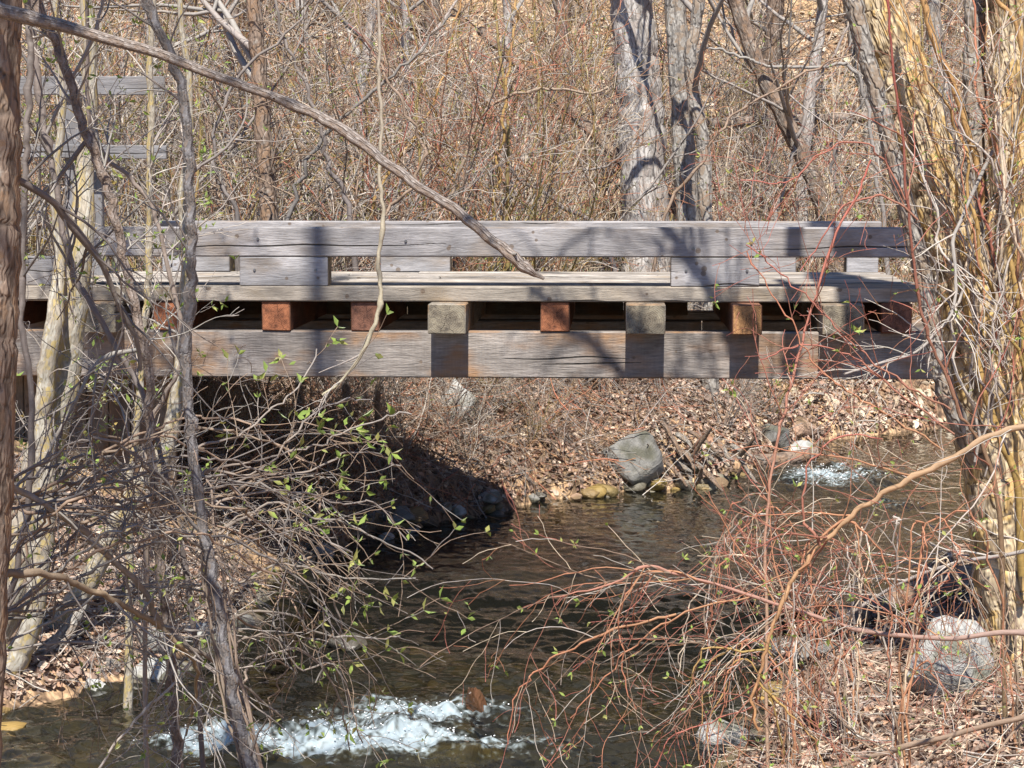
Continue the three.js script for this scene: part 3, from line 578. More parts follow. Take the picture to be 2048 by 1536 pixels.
// --- trees behind the bridge
const limbO = { seg: [0.3, 0.2, 0.12, 0.08], wig: [0.10, 0.16, 0.2, 0.25], trop: [0.03, 0.02, 0.0, 0], den: [1.6, 2.6, 3], len: [2.2, 0.9, 0.4], rad: [0.03, 0.01, 0.004], ang: [0.75, 0.8, 0.8], cols: [COL.grey, COL.grey, COL.brown, COL.brown], rmin: 0.003, leafP: 0.1, t0: 0.25 };
function tree(name, label, list, mat, sides, s, o = {}) {
  seed(s);
  const L = line(list, 0.12, 0.012), base = L.pts[0].clone(), g = group(name, label, 'tree', base, o.group);
  const T = { pts: L.pts.map(p => p.clone().sub(base)), rad: L.rad };
  trunk(g, 'trunk', T, mat, sides, s, o.tile || 0.4, o.rough || 0.1);
  const B = newB(o.leaf !== false), n = T.pts.length - 1;
  const oo = { ...limbO, ...(o.limb || {}) };
  for (let k = 0; k < (o.limbs ?? 8); k++) { const f = rr(o.from ?? 0.45, 1), a = Math.min(n, Math.floor(f * n)), an = rr(0, 6.28); B.s = new MB(); grow(B, oo, T.pts[a], V(Math.cos(an), rr(0.3, 1.1), Math.sin(an)).normalize(), (o.limbL || 2.4) * rr(0.5, 1.2), Math.min(T.rad[a] * 0.6, (o.limbR || 0.035)), 0); mesh('limb', B.s.geo(), M.twig, g); }
  B.s = new MB(); parts(g, B, ['limb', 'twig_spray']);
  return g;
}
// a ground point below pixel column px at depth d, as a first entry of a trunk list
const root = (px, d, w) => { const q = P(px, 400, d), y = ground(q.x, d) - 0.1; const py = 768 - F * ((y - EYE) / d * CP + SP) / (CP - (y - EYE) / d * SP); return [px, py, d, w]; };
tree('cottonwood_tree', 'thick pale cracked trunk of a cottonwood behind the footbridge', [root(1300, 22.8, 105), [1292, 430, 22.8, 90], [1278, 200, 22.8, 88], [1262, 0, 22.8, 84], [1240, -500, 22.8, 70], [1250, -1000, 22.8, 40]], M.barkPale, 22, 61, { rough: 0.16, limbs: 9, from: 0.6, tile: 0.5 });
tree('cottonwood_tree', 'slimmer grey trunk close beside the thick pale cottonwood', [root(1388, 22.4, 54), [1376, 440, 22.4, 44], [1366, 250, 22.4, 46], [1350, 0, 22.4, 44], [1330, -500, 22.4, 34], [1345, -950, 22.4, 18]], M.barkGrey, 16, 62, { rough: 0.08, limbs: 7, from: 0.55 });
tree('leaning_tree', 'dark slanting trunk leaning over the red twig shrubs behind the bridge', [root(1690, 24.6, 40), [1650, 430, 24.6, 36], [1585, 270, 24.7, 34], [1520, 140, 24.8, 32], [1470, 0, 24.9, 30], [1400, -250, 25, 24], [1380, -600, 25.2, 12]], M.barkBrown, 12, 63, { limbs: 7, from: 0.3 });
tree('alder_tree', 'dark straight trunk behind the kerb rail left of the hanging vine', [root(535, 17.6, 42), [535, 400, 17.6, 36], [522, 200, 17.6, 32], [508, 0, 17.6, 30], [500, -400, 17.6, 24], [510, -900, 17.6, 10]], M.barkBrown, 12, 64, { limbs: 8, from: 0.35 });
tree('alder_tree', 'thin grey forked trunk leaning away from the pale cottonwood', [root(1420, 21.5, 34), [1405, 300, 21.5, 28], [1380, 120, 21.5, 26], [1400, 0, 21.5, 24], [1440, -300, 21.5, 20], [1450, -700, 21.5, 8]], M.barkGrey, 10, 65, { limbs: 6, from: 0.3 });
{ const far = [[60, 24, 50], [240, 27, 44], [430, 30, 40], [620, 29, 34], [700, 23.5, 26], [880, 31, 46], [1010, 27, 24], [1130, 33, 44], [1530, 30, 50], [1600, 26, 30], [1760, 31, 44], [1900, 28, 46], [330, 22.5, 26], [820, 25.5, 22]];
  far.forEach(([px, d, w], k) => { seed(900 + k); const l = rr(-60, 60); tree('bare_tree', 'slim bare tree trunk standing in the hillside thicket', [root(px, d, w), [px + l * 0.3, 250, d, w * 0.8], [px + l, 0, d, w * 0.7], [px + l * 1.5, -350, d, w * 0.5], [px + l * 1.2, -700, d, w * 0.2]], pick([M.barkGrey, M.barkBrown, M.barkPale]), 9, 70 + k, { limbs: 7, from: 0.3, group: 'slim trees on the hillside', limbL: 2.0 }); }); }
function log(name, label, list, mat, sides, s, tile = 0.3) { seed(s); const L = line(list, 0.08, 0.01), c = L.pts[Math.floor(L.pts.length / 2)].clone(); const g = new MB(); g.tube(L.pts.map(p => p.clone().sub(c)), L.rad, sides, [1, 1, 1], [1, 1, 1], { tile, rough: furrow(s, 0.12), cap: true }); const m = mesh(name, g.geo(true), mat); m.position.copy(c); return tag(m, label, 'log'); }
log('fallen_log', 'grey fallen log slanting through the thicket beside the pale cottonwood', [[960, 60, 24.5, 18], [1060, 150, 24, 22], [1160, 240, 23.6, 24], [1270, 345, 23.2, 26], [1400, 455, 22.8, 26]], M.barkBrown, 12, 81);
log('fallen_log', 'tan fallen log lying level behind the leaning trunk', [[1370, 252, 27, 22], [1500, 244, 27, 24], [1640, 238, 27, 22], [1800, 232, 27, 20]], M.barkLimb, 12, 82);
rock('boulder', 'rusty red boulder in the dry grass behind the kerb rail', 1062, 352, 25, 0.6, 0.34, 0.4, M.rockRed, 83);

// --- stones along the creek
rock('boulder', 'big pale grey boulder standing on the right bank below the gold trunk', 1890, 1300, 9.8, 0.34, 0.52, 0.32, M.rockPale, 7, 0.25);
rock('boulder', 'low tan boulder at the water edge below the red twigs', 1600, 1300, 11.6, 0.34, 0.16, 0.25, M.rockGrey, 5);
rock('stone', 'flat white stone among the twigs on the right bank', 1503, 1428, 10.6, 0.22, 0.09, 0.16, M.rockPale, 6);
rock('boulder', 'grey upright boulder on the far bank under the bridge', 1262, 905, 18.9, 0.44, 0.46, 0.4, M.rockGrey, 12, 0.1);
rock('boulder', 'rust brown boulder by the far water edge upstream', 1603, 852, 22.2, 0.26, 0.2, 0.25, M.rockRust, 8);
rock('boulder', 'dark grey boulder beside the rust brown boulder', 1548, 868, 22, 0.34, 0.36, 0.3, M.rockGrey, 9);
rock('boulder', 'pale topped boulder above the dark snag upstream', 1592, 898, 21.4, 0.36, 0.18, 0.25, M.rockPale, 10);
rock('boulder', 'pale blocky boulder half hidden behind the girder on the far bank', 922, 800, 19.6, 0.3, 0.4, 0.3, M.rockPale, 11);
rock('boulder', 'pale smooth boulder at the left water edge', 388, 1262, 12.2, 0.27, 0.17, 0.2, M.rockPale, 12, -0.25);
rock('boulder', 'blue grey boulder beside the pale smooth boulder', 305, 1275, 12.1, 0.13, 0.14, 0.16, M.rockGrey, 13);
rock('stone', 'mottled grey stone on the lower left bank', 190, 1372, 11.3, 0.16, 0.13, 0.14, M.rockPale, 14);
rock('stone', 'cream coloured stone at the foot of the leafy far bank', 912, 1022, 17.5, 0.13, 0.1, 0.12, M.rockPale, 15);
rock('stone', 'white faced stone next to the cream stone', 886, 1012, 17.6, 0.12, 0.09, 0.1, M.rockPale, 16);
rock('boulder', 'grey brown boulder by the shaded water edge', 788, 1030, 17.3, 0.26, 0.16, 0.2, M.rockGrey, 17);
rock('stone', 'dark wet stone lying off the far water edge', 855, 1062, 16.6, 0.18, 0.07, 0.14, M.rockWet, 18);
rock('river_rock', 'brown pointed rock splitting the white riffle', 962, 1432, 10.7, 0.11, 0.34, 0.14, M.rockBrown, 20, 0.35);
rock('river_rock', 'amber boulder under the clear water beside the pointed rock', 900, 1512, 10.35, 0.42, 0.12, 0.34, M.rockAmber, 21);
rock('river_rock', 'dark wet rock just breaking the water near the left bank', 690, 1290, 12.4, 0.2, 0.12, 0.2, M.rockWet, 22);
seed(333);
for (let k = 0; k < 32; k++) {           // smaller stones along both water edges
  const E = k % 3 ? farEdge : nearEdge, j = E === farEdge ? 3 + Math.floor(rnd() * 12) : 5 + Math.floor(rnd() * 4), t = rnd(), x = mix(E[j][0], E[j + 1][0], t) + rr(-0.2, 0.2), d = mix(E[j][1], E[j + 1][1], t) + rr(-0.15, 0.15), w = rr(0.05, 0.13);
  const m = mesh('bank_stone', rockGeo(300 + k % 6, w, w * 0.55, w * 0.8, 2), pick([M.rockGrey, M.rockPale, M.rockRust, M.rockWet])); m.position.set(x, Math.max(0, ground(x, d)) + w * 0.2, -d); m.rotation.y = rr(0, 6); tag(m, 'small stone along the water edge', 'stone', 'small stones along the water edge');
}
// cobbles of the creek bed
{ seed(334); const gs = [rockGeo(401, 0.09, 0.045, 0.07, 1), rockGeo(402, 0.07, 0.05, 0.075, 1)]; gs.forEach((g, v) => { const mt = rockMat(1, 1, 1, 0.6), im = new THREE.InstancedMesh(g, mt, 3500); let n = 0; for (let k = 0; k < 24000 && n < 3500; k++) { const d = rr(8.4, 20), x = rr(-3.5, 4); if (!inside(x, d)) continue; const s = rr(0.4, 1.9) * rr(0.6, 1); im.setMatrixAt(n, new THREE.Matrix4().compose(V(x, ground(x, d) + 0.005, -d), new THREE.Quaternion().setFromEuler(new THREE.Euler(rr(-0.2, 0.2), rr(0, 6), rr(-0.2, 0.2))), V(s, s, s))); im.setColorAt(n, new THREE.Color().setRGB(...jit(pick([[0.24, 0.17, 0.07], [0.17, 0.13, 0.07], [0.34, 0.23, 0.07], [0.13, 0.11, 0.08], [0.20, 0.18, 0.14]]), 0.4))); n++; } im.count = n; im.name = numbered('creek_cobbles'); im.castShadow = im.receiveShadow = true; scene.add(im); stuff(im, 'brown and amber cobbles on the creek bed under water', 'cobbles'); }); }

// --- leaf litter, fallen twigs and dry grass
function leafCard(s) { const b = new MB(), r = mulberry(s), n = 5, bend = 0.2 + 0.5 * r(), tw = r() - 0.5; const P0 = []; for (let k = 0; k <= n; k++) { const t = k / n, w = Math.sin(Math.PI * Math.pow(t, 0.8)) * 0.32 + 0.01, y = bend * (t - 0.5) * (t - 0.5) + tw * 0.2 * t; for (const e of [-1, 0, 1]) { b.p.push(e * w, y + Math.abs(e) * w * (0.5 - r() * 0.4), t - 0.5); b.n.push(0, 1, 0); b.u.push(0, 0); b.c.push(1, 1, 1); } } for (let k = 0; k < n; k++) for (const e of [0, 1]) { const a = k * 3 + e; b.i.push(a, a + 3, a + 1, a + 1, a + 3, a + 4); } return b.geo(true); }
const LIT = [[0.36, 0.245, 0.185], [0.46, 0.335, 0.255], [0.26, 0.165, 0.12], [0.17, 0.105, 0.075], [0.56, 0.44, 0.33], [0.36, 0.21, 0.13], [0.24, 0.175, 0.135], [0.14, 0.10, 0.075]];
const STRAW = [[0.62, 0.52, 0.38], [0.70, 0.60, 0.46], [0.52, 0.40, 0.28], [0.56, 0.49, 0.33], [0.42, 0.30, 0.20]];
function scatterLitter(n, x0, x1, d0, d1, s, size, label, pal = LIT) {
  seed(s); const vs = [leafCard(s), leafCard(s + 1), leafCard(s + 2)];
  vs.forEach((g) => {
    const m = Math.floor(n / 3), im = new THREE.InstancedMesh(g, M.litter, m), e = new THREE.Euler(), q = new THREE.Quaternion(), up = V(0, 1, 0), qn = new THREE.Quaternion(); let c = 0;
    for (let k = 0; k < m * 4 && c < m; k++) {
      const d = rr(d0, d1), x = rr(x0, x1); if (x < -1024 / F * d - 0.5 || x > 1024 / F * d + 0.5) continue; const y = ground(x, d); if (y < 0.035) continue;
      const gx = (ground(x + 0.05, d) - y) / 0.05, gz = (ground(x, d + 0.05) - y) / 0.05; qn.setFromUnitVectors(up, V(-gx, 1, gz).normalize());
      e.set(rr(-1.1, 1.1), rr(0, 6.28), rr(-1.1, 1.1)); q.setFromEuler(e).premultiply(qn); const sz = size * rr(0.5, 1.0) * rr(0.7, 1.7);
      im.setMatrixAt(c, new THREE.Matrix4().compose(V(x, y + rr(0.004, 0.03), -d), q, V(sz, sz, sz))); im.setColorAt(c, new THREE.Color().setRGB(...jit(pick(pal), 0.4))); c++;
    }
    im.count = c; im.name = numbered('leaf_litter'); im.castShadow = im.receiveShadow = true; scene.add(im); stuff(im, label, 'leaf litter');
  });
}
scatterLitter(42000, 0.4, 3.6, 8.0, 13.5, 601, 0.046, 'pinkish brown fallen leaves carpeting the right bank');
scatterLitter(14000, -3.6, -1.3, 8.5, 14.2, 611, 0.048, 'brown fallen leaves on the left bank');
scatterLitter(75000, -3.2, 6, 15, 24, 621, 0.05, 'brown fallen leaves covering the far bank');
scatterLitter(30000, -8, 8, 23, 36, 631, 0.09, 'pale fallen leaves and dead grass on the hillside', STRAW);
function scatterSticks(n, x0, x1, d0, d1, s, L, cols, label, { tiltDegrees = 14, name = 'fallen_twigs', cat = 'twigs' } = {}) {
  const rise = tiltDegrees * Math.PI / 180;      // how steeply a stick may stand
  seed(s);
  for (let v = 0; v < 3; v++) {
    const B = new MB(), pts = [], rad = [], d = V(1, 0, 0); let p = V(-0.5, 0, 0);
    for (let k = 0; k <= 6; k++) { pts.push(p.clone()); rad.push(0.006 * (1 - k / 9)); d.addScaledVector(rv(), 0.2).normalize(); p = p.clone().addScaledVector(d, 1 / 6); }
    B.tube(pts, rad, 4, [1, 1, 1]); if (v) for (const j of [2, 4]) { const q = [pts[j].clone()]; const dd = rv().add(V(1, 0.4, 0)).normalize(); for (let k = 1; k < 4; k++) q.push(q[k - 1].clone().addScaledVector(dd.addScaledVector(rv(), 0.15).normalize(), 0.1)); B.tube(q, [0.004, 0.003, 0.003, 0.002], 3, [1, 1, 1]); }
    const m = Math.floor(n / 3), im = new THREE.InstancedMesh(B.geo(), M.twig, m); let c = 0;
    for (let k = 0; k < m * 5 && c < m; k++) { const dd = rr(d0, d1), x = rr(x0, x1); if (x < -1024 / F * dd - 0.6 || x > 1024 / F * dd + 0.6) continue; const y = ground(x, dd); if (y < 0.03) continue; const sz = L * rr(0.4, 1.5), th = sz * rr(0.6, 1.6); im.setMatrixAt(c, new THREE.Matrix4().compose(V(x, y + 0.02 + rise * 0.25 * sz * rnd(), -dd), new THREE.Quaternion().setFromEuler(new THREE.Euler(rr(0, 6), rr(0, 6.28), rr(-rise, rise), 'YZX')), V(sz, th, th))); im.setColorAt(c, new THREE.Color().setRGB(...jit(pick(cols), 0.5))); c++; }
    im.count = c; im.name = numbered(name); im.castShadow = im.receiveShadow = true; scene.add(im); stuff(im, label, cat);
  }
}
scatterSticks(900, 0.5, 3.4, 8.2, 14, 701, 0.4, [...COL.pale, ...COL.brown, ...COL.straw], 'fallen twigs lying on the leaves of the right bank', { tiltDegrees: 20 });
scatterSticks(900, -3.6, -1.3, 8.6, 15.5, 705, 0.45, [...COL.grey, ...COL.pale, ...COL.brown], 'grey fallen twigs on the left bank', { tiltDegrees: 26 });
scatterSticks(6600, -3.4, 1.4, 15, 21, 709, 0.5, [...COL.brown, ...COL.grey, ...COL.brown, ...COL.rust], 'brown brush matted over the far bank below the deck', { tiltDegrees: 52 });
scatterSticks(1900, -3.4, 6, 15, 23, 711, 0.5, [...COL.brown, ...COL.grey, ...COL.pale], 'brown fallen twigs tangled over the far bank', { tiltDegrees: 40 });
scatterSticks(2600, -8, 8, 22, 36, 715, 0.7, [...COL.straw, ...COL.pale, ...COL.rust], 'dry stalks standing on the hillside', { tiltDegrees: 86, name: 'dry_stalks', cat: 'stalks' });
{ // tufts of grass beyond the bridge: green shoots and straw
  seed(720); const B = new MB(); for (let k = 0; k < 40; k++) { const a = rr(0, 6.28), o = V(Math.cos(a) * 0.06 * rnd(), 0, Math.sin(a) * 0.06 * rnd()), d = V(Math.cos(a) * 0.5 * rnd(), 1, Math.sin(a) * 0.5 * rnd()).normalize(); B.leaf(o, d, perp(d), rr(0.12, 0.32), 0.012, [1, 1, 1]); }
  const g = B.geo(), im = new THREE.InstancedMesh(g, M.leaf, 700); for (let k = 0; k < 700; k++) { let d, x; do { d = rr(20, 33); x = rr(-1.1, 1.1) * 1024 / F * d; } while (inside(x, d) || segDist(x, d, farEdge) < 2); const s = rr(0.7, 1.4); im.setMatrixAt(k, new THREE.Matrix4().compose(gAt(x, d), new THREE.Quaternion().setFromEuler(new THREE.Euler(0, rr(0, 6), 0)), V(s, s, s))); im.setColorAt(k, new THREE.Color().setRGB(...(rnd() < 0.3 ? [0.30, 0.40, 0.14] : jit([0.62, 0.52, 0.33], 0.4)))); }
  im.name = 'grass_tufts'; im.castShadow = im.receiveShadow = true; scene.add(im); stuff(im, 'straw and green grass tufts on the hillside', 'grass'); }

// ------------------------------------------------------------------ trees and brush in front of the bridge
const bushO = (cols, o = {}) => ({ seg: [0.07, 0.05, 0.035, 0.03], wig: [0.16, 0.20, 0.26, 0.3], trop: [-0.03, -0.03, -0.03, -0.02], den: [0, 7, 9], len: [0.45, 0.22, 0.10], rad: [0.005, 0.0028, 0.0018], ang: [0.75, 0.8, 0.85], cols, rmin: 0.0011, leafP: 0.25, leafL: 0.026, sides: [6, 5, 4, 3], ...o });
// a thing made of surveyed stems with side shoots: each stem its own part
function stemThing(name, label, cat, stems, o, s, grp) {
  seed(s);
  const L0 = stems.map(q => ({ q, L: line(q.p, q.step || 0.05, q.wob ?? 0.006) })), base = L0[0].L.pts[0].clone(), g = group(name, label, cat, base, grp), B = newB();
  for (const { q, L } of L0) {
    const T = { pts: L.pts.map(p => p.clone().sub(base)), rad: L.rad };
    if (q.mat) trunk(g, q.name || 'stem', T, q.mat, q.sides || 12, s + 3, q.tile || 0.25, q.rough ?? 0.1);
    else { const b = new MB(); b.tube(T.pts, T.rad, q.sides || 8, jit(q.col[0], 0.1), jit(q.col[1] || q.col[0], 0.1), { tile: 0.12, cap: true, rough: furrow(s, 0.06, 3) }); mesh(q.name || 'stem', b.geo(true), M.twig, g); }
    if (q.n) twigsOn(B, { ...o, ...(q.o || {}) }, T, q.n, q.from ?? 0.1, q.to ?? 1);
  }
  if (B.t.i.length) stuff(mesh('twig_spray', B.t.geo(), M.twig, g));
  if (B.l.i.length) stuff(mesh('leaf_buds', B.l.geo(), M.leaf, g));
  return g;
}
const at = (d, w, ...xy) => { const out = []; for (let k = 0; k < xy.length; k += 2) { const f = k / Math.max(1, xy.length - 2); out.push([xy[k], xy[k + 1], Array.isArray(d) ? mix(d[0], d[1], f) : d, Array.isArray(w) ? mix(w[0], w[1], f) : w]); } return out; };
const gO = bushO([COL.grey, COL.grey, COL.pale]), dO = bushO([COL.dark, COL.dark, COL.grey]), rO = bushO([COL.rust, COL.rust, COL.red, COL.red], { mix: [[COL.rust], [COL.rust, COL.red, COL.brown, COL.pale], [COL.red, COL.rust, COL.straw, COL.pale], [COL.red, COL.rust]], den: [0, 5, 6], trop: [-0.05, -0.06, -0.05, -0.03], len: [0.55, 0.28, 0.12], rad: [0.0034, 0.0021, 0.0014] });

// the tall tree at the left edge with its long dead limb
stemThing('tall_tree', 'brown furrowed trunk with a long dead limb slanting across in front of the bridge', 'tree', [
  { name: 'trunk', mat: M.barkBrown, sides: 20, step: 0.1, wob: 0.004, rough: 0.12, tile: 0.3, p: [root(-70, 6, 120), ...at(6, [104, 96], -50, 1500, -36, 1150, -22, 900, -14, 650, -9, 400, -9, 150, -10, -200), [V(-1.43, 4.5, -6), 0.066], [V(-1.46, 7, -6), 0.068], [V(-1.5, 10, -6), 0.07], [V(-1.51, 13, -6), 0.07], [V(-1.51, 14.6, -6), 0.068], [V(-1.5, 16.5, -6), 0.03]], n: 26, from: 0.6, o: { len: [1.6, 0.5, 0.2], rad: [0.02, 0.006, 0.003], den: [0, 4, 5], trop: [0.01, 0, 0, 0], leafP: 0.15 } },
  { name: 'dead_limb', mat: M.barkLimb, sides: 14, tile: 0.09, rough: 0.05, step: 0.035, wob: 0.003, p: [[-60, -20, 6, 34], [0, 20, 5.8, 29], [120, 50, 5.6, 24], [300, 103, 5.4, 21], [450, 158, 5.2, 19], [560, 199, 5.1, 18], [640, 234, 5.0, 20], [700, 270, 4.95, 21], [780, 332, 4.9, 21], [850, 382, 4.85, 20], [920, 427, 4.8, 20], [985, 482, 4.75, 22], [1030, 517, 4.7, 25], [1058, 540, 4.7, 17], [1088, 558, 4.7, 6]], n: 3, o: { len: [0.03, 0.02, 0.01], den: [0, 0, 0], rad: [0.006, 0.003, 0.002] } },
  { name: 'limb', col: COL.dark, p: at([6, 6.4], [16, 9], 10, 350, 44, 364, 92, 394, 126, 428, 171, 488, 205, 530, 232, 598, 266, 673, 285, 740), n: 6, o: dO },
], bushO([COL.grey, COL.grey, COL.brown]), 201);

// lichen-covered trunks at the left end of the bridge
stemThing('lichen_tree', 'pale lichen covered trunks leaning over the left bank in front of the retaining wall', 'tree', [
  { name: 'trunk', mat: M.barkLichen, sides: 18, tile: 0.3, rough: 0.08, step: 0.08, p: [root(-70, 11.4, 100), ...at(11.4, [84, 76], 0, 1225, 20, 1165, 46, 1085, 70, 1003, 88, 905), ...at(11.4, [74, 56], 106, 847, 128, 762, 138, 676, 150, 584, 160, 480), ...at(11.5, [36, 12], 172, 330, 180, 160, 170, -20, 140, -400, 160, -900)], n: 22, from: 0.25, o: { leafCols: LEAFB, leafP: 0.35 } },
  { name: 'trunk', mat: M.barkLichen, sides: 12, tile: 0.25, rough: 0.08, p: [root(-20, 11.2, 54), ...at(11.2, [46, 36], 25, 1335, 62, 1250, 79, 1128, 92, 1045, 90, 900, 85, 840, 92, 762, 109, 640), ...at(11.3, [22, 8], 118, 520, 110, 380, 125, 200, 110, 0, 120, -500)], n: 14, from: 0.3 },
  ...[[-2.55, 4.4, 11.5, -2.75, 5.2, 11.6, -3.05, 5.8, 11.7, -3.5, 6.3, 11.8], [-2.5, 4.0, 11.5, -2.4, 5.0, 11.4, -2.5, 6.0, 11.3, -2.7, 7.0, 11.3], [-2.6, 4.2, 11.5, -3.0, 5.0, 11.3, -3.4, 5.5, 11.2, -3.8, 5.8, 11.2]].map(q => ({ name: 'limb', col: COL.pale, sides: 7, p: [0, 3, 6, 9].map(k => [V(q[k], q[k + 1], -q[k + 2]), 0.03 - 0.002 * k]), n: 44, from: 0.1, o: { len: [0.75, 0.3, 0.12], den: [0, 5, 4], rad: [0.008, 0.004, 0.002], leafP: 0.8, leafLev: 1, leafL: 0.06 } })),
], bushO([COL.pale, COL.pale, COL.grey], { leafP: 0.4, leafL: 0.045 }), 202);
stemThing('lichen_tree', 'crooked trunk with yellow lichen beside the retaining wall', 'tree', [
  { name: 'trunk', mat: M.barkLichen, sides: 12, tile: 0.2, p: [root(70, 11.8, 50), ...at(11.8, [42, 38], 116, 1252, 153, 1198, 182, 1157, 211, 1095, 244, 1024, 281, 970, 318, 930, 342, 864), ...at(11.8, [24, 8], 358, 762, 366, 660, 372, 540, 366, 400, 380, 200, 360, 0, 370, -400)], n: 18, from: 0.15 },
], bushO([COL.pale, COL.pale, COL.grey], { leafP: 0.4, leafL: 0.045 }), 203);
stemThing('sapling', 'slim white lichen sapling standing straight before the kerb rail end', 'tree', [
  { name: 'trunk', mat: M.barkLichen, sides: 9, tile: 0.2, p: [root(255, 11, 18), ...at(11, [15, 12], 262, 960, 270, 880, 280, 780, 284, 710, 292, 625, 297, 557, 301, 420, 302, 300, 300, 150, 306, 0, 300, -300)], n: 26, from: 0.2, o: { leafP: 0.4 } },
], bushO([COL.pale, COL.pale, COL.grey], { leafL: 0.045 }), 204);

// near stems of the left tangle
const darkCol = [[0.15, 0.145, 0.155], [0.19, 0.18, 0.18]];
stemThing('dead_sapling', 'dark slate grey bare sapling standing in front of the footbridge', 'tree', [
  { name: 'trunk', mat: M.barkSlate, sides: 14, tile: 0.1, rough: 0.14, step: 0.04, wob: 0.008, p: [root(560, 6.4, 26), ...at(6.5, [22, 21], 505, 1560, 478, 1440, 455, 1330, 435, 1200, 415, 1100, 398, 1000, 385, 900, 376, 800, 372, 700), ...at(6.5, [21, 17], 380, 600, 383, 520, 381, 420, 376, 300, 365, 190, 340, 110, 300, 20, 260, -120, 230, -500, 240, -1100)], n: 12, from: 0.05 },
  { name: 'branch', col: COL.grey, p: at(6.5, [10, 5], 470, 1420, 500, 1480, 520, 1560) },
], dO, 205);
stemThing('dead_sapling', 'brown grey crooked sapling rising through the left tangle', 'tree', [
  { name: 'trunk', mat: M.barkLimb, sides: 12, tile: 0.09, rough: 0.14, step: 0.04, wob: 0.008, p: [root(360, 7, 22), ...at(7, [20, 18], 352, 1536, 350, 1438, 343, 1355, 342, 1293, 331, 1215, 319, 1115, 308, 1024, 302, 920, 297, 847, 297, 745, 284, 676, 270, 608), ...at(7, [18, 20], 250, 540, 239, 488, 226, 410, 208, 362, 191, 314, 167, 260, 154, 205, 137, 144, 116, 92, 85, 38, 60, -60, 40, -300, 60, -900)], n: 22, from: 0.05 },
  { name: 'branch', col: COL.dark, p: at(7, [10, 7], 167, 284, 137, 328, 103, 373, 68, 410, 40, 455, 10, 500), n: 6 },
  { name: 'branch', col: COL.grey, p: at(7, [9, 6], 284, 700, 205, 717, 154, 793, 120, 857, 75, 945, 40, 1010), n: 8 },
], gO, 206);
stemThing('dead_sapling', 'thin dark sapling beside the furrowed trunk', 'tree', [
  { name: 'trunk', col: COL.dark, p: [root(-90, 6.8, 18), ...at(6.8, 13, -40, 1400, 30, 1150, 58, 980, 62, 800, 44, 640, 44, 512, 51, 340, 55, 240, 61, 120, 58, 51, 50, -60, 60, -600)], n: 12 },
], dO, 207);
stemThing('dead_sapling', 'leaning dark sapling crossing the end of the kerb rail', 'tree', [
  { name: 'trunk', col: COL.dark, p: [root(420, 7.3, 14), ...at(7.3, [10, 14], 400, 1400, 370, 1150, 330, 950, 300, 830, 273, 762, 239, 710, 205, 642, 154, 567, 137, 505, 118, 420, 106, 335, 92, 273, 82, 205, 68, 99, 60, 0, 50, -500)], n: 16 },
  { name: 'branch', col: COL.grey, p: at(7.3, [8, 6], 92, 273, 130, 178, 185, 75, 205, 0, 230, -200), n: 4 },
], dO, 208);
stemThing('dead_sapling', 'wiry dark stem bending past the spacer block end of the bridge', 'tree', [
  { name: 'trunk', col: [[0.42, 0.35, 0.28], [0.16, 0.13, 0.12]], p: [root(300, 7.6, 12), ...at(7.6, [10, 8], 290, 1300, 296, 1000, 290, 898, 304, 840, 335, 782, 366, 714), ...at(7.6, [9, 8], 362, 650, 345, 574, 328, 502, 308, 424, 267, 362, 205, 308, 185, 267, 174, 188, 176, 102, 174, 0, 170, -500)], n: 20, from: 0.1 },
], gO, 209);
// dead branches lying across the lower left
for (const [label, s, col, p, n] of [
  ['long grey brown dead branch sloping down from the left across the riffle', 221, [[0.36, 0.29, 0.24], [0.27, 0.22, 0.18]], [...at([6.2, 6.8], [18, 14], -200, 900, 0, 958, 41, 979, 103, 1020, 141, 1045, 186, 1082, 232, 1128, 273, 1165, 306, 1219, 331, 1260), ...at([6.8, 7.2], [13, 5], 385, 1297, 447, 1339, 497, 1376, 571, 1434)], 16],
  ['thick bowed dead branch with orange lichen above the left bank', 222, [[0.24, 0.18, 0.13], [0.38, 0.28, 0.16]], [...at([6.0, 6.6], [20, 13], -220, 1170, 0, 1146, 83, 1148, 137, 1161, 178, 1181, 232, 1202, 281, 1231, 323, 1252), ...at([6.6, 6.9], [12, 6], 343, 1277, 385, 1318, 393, 1376, 373, 1471)], 12],
  ['slender arching dark branch before the shaded bank', 223, COL.dark, at([7, 7.6], [11, 5], -120, 1020, 8, 999, 83, 989, 182, 993, 265, 1016, 323, 1049, 368, 1082, 414, 1144, 450, 1230), 14],
  ['brown dead branch rising to the right out of the left tangle', 224, COL.brown, at(7.8, [12, 7], 120, 1110, 203, 1074, 257, 1066, 306, 1045, 352, 1028, 410, 999, 455, 989, 540, 940), 10],
  ['thin dead branch drooping toward the white riffle', 225, COL.grey, at([6.6, 7.2], [8, 4], -150, 1330, 0, 1302, 83, 1291, 145, 1285, 228, 1289, 290, 1302, 364, 1339, 439, 1388, 500, 1480), 12],
  ['straight pale stick slanting up over the riffle', 226, COL.pale, at(6.9, [8, 5], 150, 1640, 200, 1530, 270, 1440, 330, 1385, 400, 1290, 440, 1180), 5],
]) stemThing('dead_branch', label, 'branch', [{ name: 'limb', col, p, n, sides: 9, step: 0.03, wob: 0.009 }].map(q => ({ ...q, p: q.p.map(([x, y, d, w]) => [x, y, d, w * 0.82]) })), gO, s);
